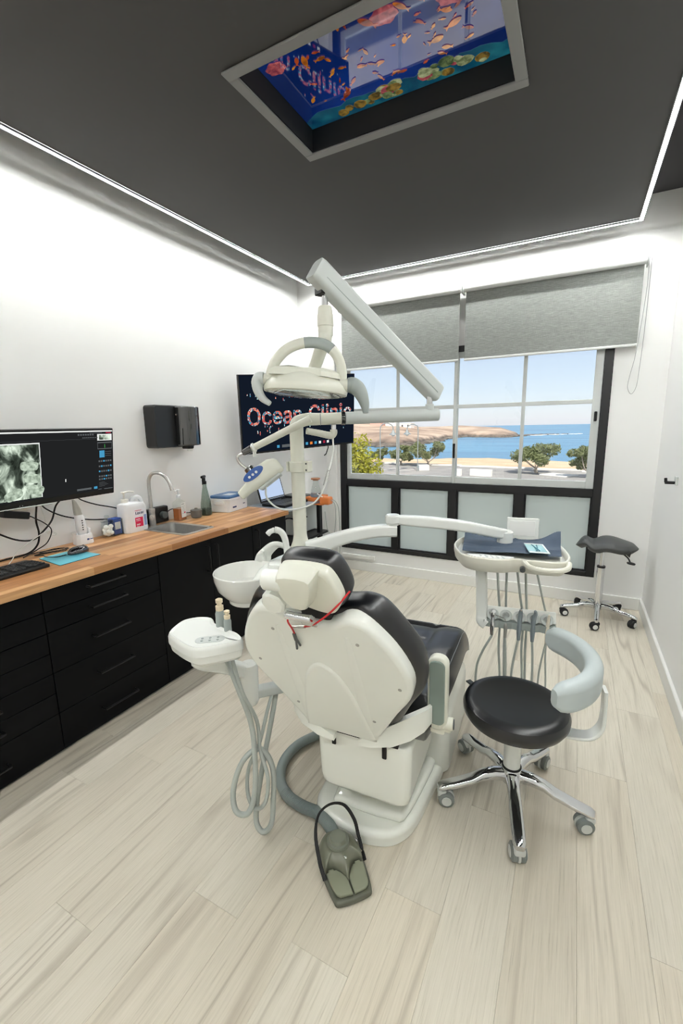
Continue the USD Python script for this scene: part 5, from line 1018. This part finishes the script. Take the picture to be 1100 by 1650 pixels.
part(t, 'back_bracket', sweep([(SX + .04, SY - .0, .353), (SX + .12, SY, .352), (SX + .20, SY + .005, .352), (SX + .25, SY + .012, .36), (SX + .279, SY + .02, .395), (SX + .285, SY + .025, .45), (SX + .283, SY + .03, .54)], rrect(.06, .012, .005, 3), (-.5, 0, 1)), WHITE)

# ---------------------------------------------------------------- saddle stool in the corner
GX, GY = .232, 3.668
t = thing('saddle_stool', 'dark grey saddle stool with a polished five-star base in the far right corner', 'stool', (GX, GY, 0))
star_base(t, (GX, GY), .235, 195, .098, .074, .036, .032, ALU if False else CHROME)
part(t, 'hub', lathe([(0, .066), (.026, .066), (.03, .075), (.03, .115), (.027, .12), (0, .12)], 24, (GX, GY, 0)), CHROME)
WHITERING = mat('caster_ring', (220, 220, 218), .4)
for i in range(5):
    a = math.radians(195 + 72 * i); caster(t, (GX + .24 * math.cos(a), GY + .24 * math.sin(a)), [20, 200, 235, 170, 80][i], RUBBER, RUBBER, WHITERING, .028, .044)
part(t, 'gas_column', lathe([(0, .118), (.025, .118), (.0255, .122), (.0255, .40), (0, .40)], 24, (GX, GY, 0)), CHROME)
part(t, 'column_collar', lathe([(0, .398), (.028, .398), (.028, .41), (0, .41)], 24, (GX, GY, 0)), BLACK)
part(t, 'piston', lathe([(0, .40), (.0145, .40), (.0145, .56), (0, .56)], 20, (GX, GY, 0)), CHROME)
sg = []
for v in np.linspace(0, 1, 30):
    row = []
    for k in np.linspace(0, 1, 44):
        # disc map: v across (y), k along (x, pommel at k = 0)
        X, Y = 2 * k - 1, 2 * v - 1; d = math.sqrt(X * X + Y * Y) + 1e-9; q = max(abs(X), abs(Y)); X, Y = X * q / d, Y * q / d; e = math.hypot(X, Y)
        wy = .15 + .03 * X
        x, y = GX + .02 + .198 * X, GY - .01 + wy * Y
        z = .628 - .05 * Y * Y + .014 * math.exp(-((X - .05) / .4) ** 2) - .04 * max(0, X) ** 2 - .02 * math.exp(-((X + .42) / .2) ** 2) + .008 * math.exp(-((X + .72) / .18) ** 2) - .055 * (max(0, -X - .62) / .38) ** 1.6 - .018 * max(0, e - .85) / .15
        row.append((x, y, z))
    sg.append(row)
part(t, 'seat', grid(np.array(sg)[:, ::-1] if False else np.array(sg).transpose(1, 0, 2), .042), mat('saddle_vinyl', (66, 68, 68), .42, bump=(300, .1, .001)), True)
part(t, 'seat_plate', rbox((GX + .01, GY, .552), (.16, .12, .02), .004), BLACK)
part(t, 'lever', [tube([(GX + .06, GY - .05, .55), (GX + .11, GY - .10, .545), (GX + .145, GY - .13, .525), (GX + .16, GY - .15, .50)], .005, 8), mv(trimesh.creation.icosphere(3, 1), (0, 0, 0))if False else loft([np.column_stack([circ(a, 16, b) @ A(.8, -.6, .6, .8).reshape(2, 2) + [GX + .165, GY - .16], np.full(16, z)]) for a, b, z in ((.004, .003, .485), (.026, .014, .488), (.03, .017, .494), (.026, .014, .5), (.004, .003, .503))])], BLACK)

# ---------------------------------------------------------------- cart with the laptop beyond the counter
t = thing('scanner_cart', 'white and black wheeled cart beyond the end of the worktop', 'cart', (-2.25, 3.3, 0))
part(t, 'top', rbox((-2.27, 3.26, .79), (.44, .66, .022), .006), mat('cart_top', (150, 160, 172), .3))
part(t, 'column', [rbox((-2.06, 3.44, .44), (.035, .05, .68), .006)], BLACK)
part(t, 'side_panel', [rbox((-2.30, 3.20, .64), (.26, .02, .26), .005)], WHITE)
part(t, 'cabinet', [rbox((-2.32, 3.42, .64), (.3, .34, .27), .01)], LGREY)
part(t, 'drawer_rail', [rbox((-2.17, 3.23, .685), (.22, .012, .012), .003)], BLACK)
part(t, 'shelf', [rbox((-2.24, 3.26, .49), (.42, .6, .02), .006)], BLACK)
part(t, 'front_post', [rbox((-2.43, 3.0, .40), (.03, .03, .76), .004)], DGREY)
part(t, 'foot', [rbox((-2.06, 3.56, .085), (.08, .44, .045), .012, rz=0), rbox((-2.40, 3.35, .085), (.08, .66, .045), .012), rbox((-2.24, 3.42, .085), (.36, .09, .04), .01)], WHITE)
for cx, cy in ((-2.03, 3.74), (-2.06, 3.38), (-2.40, 3.06), (-2.40, 3.64)):
    caster(t, (cx, cy), 195, BLACK, RUBBER, WHITERING, .031, .04)
t = thing('laptop', 'black laptop with a lit pale screen on the cart', 'laptop', (-2.24, 3.16, .802))
part(t, 'base', rbox((-2.235, 3.155, .813), (.24, .36, .022), .004), BLACK)
part(t, 'keyboard', [box((-2.30 + .022 * i, 3.155, .8246), (.018, .32, .003), .0008) for i in range(5)], KEY, kind='stuff')
part(t, 'touchpad', box((-2.16, 3.155, .8243), (.055, .09, .0012), .0004), DGREY)
LS = Frame((-2.358, 3.155, .826), 90, 0, 0)
sc = lambda m: mv(m, (-2.357, 3.155, .824), R=rotm(ry=-16))
part(t, 'lid', sc(rbox((-.006, 0, .118), (.01, .36, .232), .003)), BLACK)
part(t, 'screen', sc(box((-.0004, 0, .122), (.0012, .335, .2), .0002)), glow('laptop_screen', (186, 204, 232), 1.0))
part(t, 'screen_bar', sc(box((.0008, 0, .03), (.0008, .335, .012), .0002)), SCREENGREY)
t = thing('device_box', 'flat black device box behind the laptop on the cart', 'device', (-2.30, 3.46, .802))
part(t, 'case', rbox((-2.30, 3.46, .82), (.26, .2, .036), .006), BLACK)
part(t, 'lid_seam', rbox((-2.30, 3.46, .8385), (.22, .16, .003), .001), DGREY)
ORANGE = mat('orange_plastic', (222, 128, 66), .4)
t = thing('orange_tray', 'shallow orange tray on the cart under the glass carafe', 'tray', (-2.1, 3.44, .802))
part(t, 'tray', loft([np.column_stack([rrect(w, d, .02) + [-2.095, 3.46], np.full(20, z)]) for w, d, z in ((.11, .2, .802), (.13, .22, .83), (.134, .224, .838), (.124, .214, .838), (.11, .2, .832))]), ORANGE)
t = thing('cable_holder', 'orange holder with grey leads on the side of the cart', 'holder', (-1.955, 3.40, .815))
part(t, 'body', [rbox((-1.96, 3.40, .812), (.1, .085, .07), .016)], ORANGE)
part(t, 'tray_arm', [rbox((-2.03, 3.40, .775), (.1, .06, .014), .005)], ORANGE)
for i, (dx, zl, dy) in enumerate(((.05, .25, .03), (.03, .50, .0))):
    part(t, 'lead', tube([(-1.915, 3.40 + dy, .825), (-1.88 + dx * .3, 3.40 + dy, .78), (-1.90 + dx, 3.41 + dy, .66), (-1.915 + dx * 1.2, 3.42 + dy, zl + .12), (-1.93 + dx, 3.42 + dy, zl), (-1.98 + dx * .4, 3.43 + dy, zl + .03), (-2.0, 3.44 + dy, zl + .2)], .0035, 7), HOSE)
part(t, 'probe', tube([(-2.03, 3.36, .875), (-1.99, 3.37, .85), (-1.955, 3.38, .82)], [.005, .006, .008], 8), WHITE)
CARAFE = thin_glass('carafe_glass', (.86, .88, .87))
t = thing('carafe', 'conical glass carafe with a round wooden lid on the orange tray', 'carafe', (-2.09, 3.44, .833))
cc = (-2.09, 3.44, 0)
part(t, 'glass', lathe([(0, .834), (.05, .834), (.056, .84), (.054, .856), (.036, .93), (.026, .965), (.027, .99)], 28, cc), CARAFE)
part(t, 'water', lathe([(0, .837), (.048, .837), (.052, .843), (.047, .872), (0, .872)], 28, cc), mat('carafe_water', (150, 170, 190), .1, trans=.8, ior=1.33))
part(t, 'lid', lathe([(0, .984), (.026, .984), (.026, .992), (.042, .994), (.043, 1.003), (.04, 1.007), (0, 1.007)], 28, cc), mat('wood_lid', (176, 122, 88), .5, var=(40, (150, 98, 66))))
solo('cable', tube([(-2.27, 3.10, .60), (-2.235, 3.12, .66), (-2.2, 3.15, .675), (-2.15, 3.17, .655), (-2.11, 3.18, .58), (-2.105, 3.18, .512)], .006, 8), BLACK, 'black cable arching above the lower shelf of the cart', 'cable')
t = thing('power_strip', 'dark grey power strip and plugs on the floor behind the chair post', 'power strip', (-2.1, 2.98, 0))
part(t, 'case', rbox((-1.93, 3.03, .035), (.09, .32, .045), .01), DGREY)
part(t, 'plug', [rbox((-1.93, 2.94, .075), (.045, .05, .04), .01)], BLACK)
part(t, 'plug', [rbox((-1.93, 3.08, .075), (.045, .05, .04), .01)], BLACK)
struct('trim_2', [bx(-2.245, -2.135, YB - .035, YB, 0.0, 2.12, .004)], BB, 'white upright cable duct beside the window')
# ---------------------------------------------------------------- the view outside, at true distance below the window
GZ, SEA = -2.8, -5.0
def outdoor(name, c1, c2, scale, rough=.9, detail=5.0):
    return usdkit.material(stage, '/World/Looks/' + name, {'g': ('geometry', {}), 'n': ('noise_texture', {'scale': scale, 'detail': detail}), 'r': ('rgb_ramp', {'ramp': [(.35, lin(c1)), (.65, lin(c2))]}), 'p': ('principled_bsdf', {'roughness': rough, 'specular_ior_level': .2})},
        [('g.position', 'n.vector'), ('n.fac', 'r.fac'), ('r.color', 'p.base_color')], surface='p.BSDF')
ASPHALT = outdoor('asphalt', (150, 148, 146), (168, 165, 161), .6)
SAND = outdoor('sand', (204, 174, 142), (224, 198, 168), .35)
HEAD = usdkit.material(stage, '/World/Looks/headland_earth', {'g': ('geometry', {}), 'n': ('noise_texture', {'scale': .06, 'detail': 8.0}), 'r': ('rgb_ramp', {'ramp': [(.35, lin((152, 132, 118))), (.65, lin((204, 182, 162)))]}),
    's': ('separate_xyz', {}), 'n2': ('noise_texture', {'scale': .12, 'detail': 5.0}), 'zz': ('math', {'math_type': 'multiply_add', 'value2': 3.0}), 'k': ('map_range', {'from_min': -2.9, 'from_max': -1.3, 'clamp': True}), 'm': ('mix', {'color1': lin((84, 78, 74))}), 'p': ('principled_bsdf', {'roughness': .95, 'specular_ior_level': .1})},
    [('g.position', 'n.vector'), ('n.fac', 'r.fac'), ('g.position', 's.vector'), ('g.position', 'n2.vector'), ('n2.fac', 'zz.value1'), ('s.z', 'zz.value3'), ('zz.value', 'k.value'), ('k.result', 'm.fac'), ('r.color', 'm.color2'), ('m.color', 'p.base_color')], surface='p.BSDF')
ROCK = outdoor('shore_rock', (84, 78, 72), (132, 122, 112), .3)
WALLW = mat('outdoor_white', (226, 224, 218), .8)
SEAM = usdkit.material(stage, '/World/Looks/sea_water', {
    'g': ('geometry', {}), 'm': ('mapping', {'scale': (.5, 1.6, 1)}), 'n': ('noise_texture', {'scale': .35, 'detail': 6.0}), 'b': ('bump', {'strength': .5, 'distance': .35}),
    'm2': ('mapping', {'scale': (.012, .05, 1)}), 'n2': ('noise_texture', {'scale': 1.0, 'detail': 5.0}), 'r': ('rgb_ramp', {'ramp': [(.35, lin((46, 108, 148))), (.55, lin((72, 140, 176))), (.75, lin((96, 160, 190)))]}),
    'p': ('principled_bsdf', {'roughness': .28, 'specular_ior_level': .35})},
    [('g.position', 'm.vector'), ('m.vector', 'n.vector'), ('n.fac', 'b.height'), ('b.normal', 'p.normal'), ('g.position', 'm2.vector'), ('m2.vector', 'n2.vector'), ('n2.fac', 'r.fac'), ('r.color', 'p.base_color')], surface='p.BSDF')
solo('sea', grid(np.array([[(x, y, SEA) for y in (30, 200, 1200, 6000, 16000)] for x in (-16000, -3000, -400, 0, 400, 3000, 16000)])), SEAM, 'blue bay and open sea reaching to the horizon', 'sea', kind='stuff', smooth=True)
struct('pavement', [slab(A((-60, YB + TH + .02), (30, YB + TH + .02), (30, 44.0), (2, 45.4), (-2, 46.6), (-5, 47.3), (-9.5, 47.8), (-14.5, 49.0), (-20, 49.8), (-28, 49.5), (-38, 50.6), (-60, 49.2)), GZ - .3, GZ, .01, 1)], ASPHALT, 'grey car park and pavement below the window', 'pavement')
sh = np.array([(-80, 49, 90), (-38, 51.6, 87), (-28, 50.5, 86), (-23, 50.5, 83), (-20, 50.8, 86), (-18, 50.6, 89.5), (-14.5, 50, 93), (-9.5, 48.8, 89), (-5, 48.3, 88), (-2, 47.6, 87), (2, 46.4, 85), (30, 45, 84)])
rows = []
for v in np.linspace(0, 1, 14):
    xs = np.linspace(-80, 30, 90); a = np.interp(xs, sh[:, 0], sh[:, 1]) - 1; b = np.interp(xs, sh[:, 0], sh[:, 2]) + 1.5
    y = a + (b - a) * v; z = GZ + .02 + (SEA - .15 - GZ) * v ** 1.4 + .25 * (meshkit.noise(np.stack([xs * .25, y * .25, 0 * xs], 1)) - .4) * math.sin(math.pi * v)
    rows.append(np.stack([xs, y, z], 1))
solo('beach', grid(np.array(rows)[:, ::-1]), SAND, 'strip of pale sand between the car park and the bay', 'beach', kind='stuff', smooth=True)
wx = np.linspace(-60, 12, 20)
solo('kerb', [bx(x0, x1, y - .15, y + .15, GZ, GZ + .16, .02) for x0, x1, y in [(a, b, np.interp((a + b) / 2, sh[:, 0], sh[:, 1]) - 1.45) for a, b in zip(wx[:-1], wx[1:])]], WALLW, 'pale kerb line at the edge of the car park', 'kerb', kind='stuff', smooth=False)
solo('parking_line', [box((x, 42.6, GZ + .006), (.12, 3.8, .01), .001, rz=-28) for x in np.arange(-25, -13, 2.6)], WALLW, 'white parking bay lines painted on the grey car park', 'road marking', kind='stuff', smooth=False)
# headland
shore = np.array([(-170, 118), (-95, 128), (-67, 150), (-55, 141), (-53, 168), (-62, 240), (-60, 275), (-46, 262), (-34.4, 254), (-30, 285)], float)
crest = np.array([(-210, 250, 7.5), (-150, 270, 6.0), (-118, 282, 5.2), (-106, 288, 4.0), (-95, 294, 1.6), (-82, 300, 1.5), (-70, 306, 2.0), (-58, 312, 1.0), (-46, 318, 0.2), (-36, 318, -3.2)], float)
k = 90; ti = np.linspace(0, 1, k); S = np.stack([np.interp(ti, np.linspace(0, 1, 10), shore[:, i]) for i in (0, 1)], 1); C_ = np.stack([np.interp(ti, np.linspace(0, 1, 10), crest[:, i]) for i in (0, 1, 2)], 1)
hg = []
for v in np.linspace(0, 1.25, 34):
    w = min(v, 1); p = S + (C_[:, :2] - S) * v; prof_ = .32 * min(w / .06, 1) + .68 * w ** 1.15
    z = SEA - .3 + (C_[:, 2] - SEA + .3) * prof_ if v <= 1 else C_[:, 2] - (v - 1) * 30
    nz = meshkit.fbm(np.column_stack([p * .05, np.full(k, 2.0)]), 4, 3) - .5
    hg.append(np.column_stack([p, z + nz * 1.6 * math.sin(math.pi * min(v, 1)) * np.linspace(1, .35, k)]))
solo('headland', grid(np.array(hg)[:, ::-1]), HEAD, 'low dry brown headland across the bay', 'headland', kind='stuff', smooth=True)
rr = random.Random(9); rocks = []
for i in range(420):
    if i < 300: q = rr.random(); j = q * 9; a = shore[int(j)] + (shore[min(int(j) + 1, 9)] - shore[int(j)]) * (j % 1); x, y = a[0] + rr.gauss(0, 1.2), a[1] + rr.gauss(0, 2); s = rr.uniform(.5, 1.5)
    else: q = rr.random(); x, y = -32 + 26 * q + rr.gauss(0, .8), 292 + 42 * q + rr.gauss(0, 2); s = rr.uniform(.4, 1.3) * (1 - .5 * q)
    m = trimesh.creation.icosphere(1, 1.0); rocks.append(tm(m.vertices * (1 + .3 * np.array([[rr.random()] for _ in m.vertices])) * [s * 1.5, s * 1.5, s * .55] + [x, y, SEA + .12 * s], m.faces))
solo('shore_rocks', rocks, ROCK, 'dark rocks along the shore and off the tip of the headland', 'rocks', kind='stuff', smooth=False)
FOAM = mat('sea_foam', (240, 244, 246), .8)
solo('surf', [slab(circ(rr.uniform(.8, 2.6), 12, rr.uniform(.5, 1.2)) + [-28 + 30 * q + rr.gauss(0, 1), 290 + 45 * q + rr.gauss(0, 3)], SEA, SEA + .25, .05) for q in [rr.random() for _ in range(26)]], FOAM, 'white surf breaking on the rocks off the headland', 'surf', kind='stuff', smooth=False)
HOUSEW, HOUSEP = mat('house_white', (236, 230, 224), .8), mat('house_pink', (214, 170, 158), .8)
for i, (x, y, z, w, h_, m, la) in enumerate(((-104, 243, 2.6, 7, 3.2, HOUSEP, 'pink house on the far headland, leftmost of the three'), (-96, 246, 2.4, 6, 3.4, HOUSEW, 'white house on the far headland, middle of the three'), (-88, 249, 1.2, 7, 2.2, HOUSEW, 'low white house on the far headland, rightmost of the three'))):
    t = thing('house', la, 'house', (x, y, z - 3)); part(t, 'walls', bx(x - w/2, x + w/2, y - 3, y + 3, z - 3.5, z + h_, .02), m, False); part(t, 'roof', bx(x - w/2 - .2, x + w/2 + .2, y - 3.2, y + 3.2, z + h_, z + h_ + .3, .02), WALLW, False)
    for dx in (-.25, .25): part(t, 'window', bx(x + dx * w - .5, x + dx * w + .5, y - 3.06, y - 2.98, z + h_ - 1.7, z + h_ - .6, .01), DGREY, False)
# trees with pale leaves on the promenade
def leaves(n, centres, size, seed, flat=.75):
    r_ = np.random.default_rng(seed); c = np.asarray(centres, float)[r_.integers(0, len(centres), n)]
    d = r_.normal(size=(n, 3)); d /= np.linalg.norm(d, axis=1, keepdims=True); p = c[:, :3] + d * (c[:, 3:4] * r_.random((n, 1)) ** .35) * [1, 1, flat]
    a = r_.normal(size=(n, 3)) + d; a /= np.linalg.norm(a, axis=1, keepdims=True); b = np.cross(a, r_.normal(size=(n, 3))); b /= np.linalg.norm(b, axis=1, keepdims=True); e = np.cross(a, b)
    L = size * r_.uniform(.7, 1.3, (n, 1)); v = np.stack([p - b * L * .5, p + e * L * .22 + a * L * .06, p + b * L * .5, p - e * L * .22 + a * L * .06], 1).reshape(-1, 3)
    i = np.arange(n)[:, None] * 4; return tm(v, np.vstack([i + [0, 1, 2], i + [0, 2, 3]]))
def leafmat(name, c1, c2):
    return usdkit.material(stage, '/World/Looks/' + name, {'g': ('geometry', {}), 'r': ('rgb_ramp', {'ramp': [(0, lin(c1)), (1, lin(c2))]}), 'd': ('principled_bsdf', {'roughness': .5}), 't': ('translucent_bsdf', {}), 'm': ('mix_closure', {'fac': .3})},
        [('g.random_per_island', 'r.fac'), ('r.color', 'd.base_color'), ('r.color', 't.color'), ('d.BSDF', 'm.closure1'), ('t.BSDF', 'm.closure2')], surface='m.closure')
LEAF = leafmat('pale_leaves', (128, 136, 92), (206, 204, 164)); BARK = mat('pale_bark', (176, 164, 150), .9)
LEAFY = leafmat('yellow_leaves', (170, 168, 52), (238, 224, 110))
def tree(x, y, h, w, label, seed, n=1500, m=LEAF, lean=0.):
    t = thing('promenade_tree', label, 'tree', (x, y, GZ)); r_ = random.Random(seed); cr = []
    zt = GZ + h * .36
    for i in range(5):
        a = i * 1.26 + r_.random(); e = A(x + .36 * w * math.cos(a) + lean, y + .36 * w * math.sin(a), GZ + h * r_.uniform(.42, .74))
        part(t, 'branch', tube([(x + .05 * i, y, GZ), (x + .03 * (i - 2), y, GZ + h * .14), ((x + e[0]) / 2 + .1 * math.cos(a), (y + e[1]) / 2, GZ + h * .32), e], [.07, .055, .045, .02], 6, 3), BARK)
        for q in range(4): cr.append((e[0] + r_.gauss(0, .11 * w), e[1] + r_.gauss(0, .12 * w), e[2] + r_.uniform(-.13, .13) * h, .165 * w))
    part(t, 'foliage', leaves(int(n * 2.2), cr, .27, seed), m, False, kind='stuff')
tree(-3.0, 42.7, 2.85, 3.6, 'round pale-leaved tree behind the right sash', 1)
tree(1.1, 39.8, 2.75, 2.6, 'round pale-leaved tree cut by the right edge of the window', 2, lean=-.15)
tree(-14.3, 47.6, 2.8, 3.3, 'round pale-leaved tree in a white planter beside the street lamp', 3)
tree(-17.5, 47.6, 2.4, 2.7, 'small pale-leaved tree behind the left glazing bar', 4, 1100)
tree(-20.8, 48.7, 2.2, 1.9, 'smallest pale-leaved tree beside the yellow bush', 5, 900)
t = thing('yellow_bush', 'large yellow-green bush filling the left edge of the window', 'bush', (-8.6, 17.6, GZ))
rb_ = random.Random(12)
cb = [(-8.75 + rb_.gauss(0, .42) - .16 * max(0, z + .6), 17.3 + rb_.gauss(0, .4), z, .62) for z in np.linspace(-2.4, 1.0, 22)] + [(-7.95, 17.3, -.9, .5), (-7.85, 17.4, -1.6, .5), (-8.2, 17.3, -.1, .5)]
part(t, 'foliage', leaves(5200, cb, .2, 8, 1.0), LEAFY, False, kind='stuff')
part(t, 'stem', [tube([(-8.7, 17.3, GZ), (-8.75, 17.3, -1.5), (-8.8, 17.3, -.2)], [.12, .08, .04], 7)], BARK)
LAMPG = mat('lamp_post_grey', (150, 156, 156), .5, .3)
for (x, y, s, la) in ((-16.2, 38.5, 1, 'swan-neck street lamp nearer the yellow bush'), (-13.5, 41.4, -1, 'swan-neck street lamp beside the planted tree')):
    t = thing('street_lamp', la, 'street lamp', (x, y, GZ))
    ex = A(.885, .466, 0) * s; H_ = 4.35
    part(t, 'pole', tube([(x, y, GZ), (x, y, GZ + 2), (x, y, GZ + H_ - .35), A(x, y, GZ + H_ + .1) + ex * .12, A(x, y, GZ + H_ + .3) + ex * .6, A(x, y, GZ + H_ + .05) + ex * 1.12, A(x, y, GZ + H_ - .45) + ex * 1.2] if s > 0 else [(x, y, GZ), (x, y, GZ + 2), (x, y, GZ + H_ - .3), A(x, y, GZ + H_ + .05) + ex * .2, A(x, y, GZ + H_ + .15) + ex * .6, A(x, y, GZ + H_ - .1) + ex * 1.0, A(x, y, GZ + H_ - .5) + ex * 1.05], .05, 8), LAMPG)
    hd_ = A(x, y, GZ + H_ - .45) + ex * (1.2 if s > 0 else 1.05)
    part(t, 'shade', lathe([(.06, .1), (.09, .06), (.16, -.12), (.36, -.3), (.38, -.34), (.1, -.32), (0, -.3)], 16, hd_), LAMPG); part(t, 'globe', lathe([(0, -.5), (.12, -.46), (.17, -.38), (.16, -.31), (0, -.31)], 14, hd_), WALLW)
    part(t, 'base', cyl((x, y, GZ), .11, .5, 10), LAMPG)
for (x, y, sx, sy, h_, rz, la) in ((-13.2, 42.4, 1.0, 1.0, .55, 25, 'white planter box under the tree by the street lamp'), (-7.0, 38.7, 1.9, .35, .6, -14, 'low white wall below the middle of the window'), (-8.9, 38.5, .6, .35, .6, -14, 'short white bollard wall left of the low white wall'), (-1.1, 41.0, 2.4, 1.8, .12, -32, 'low pale slab beneath the right-hand tree')):
    solo('low_wall', box((x, y, GZ + h_ / 2), (sx, sy, h_), .03, rz=rz), WALLW, la, 'wall', smooth=False)
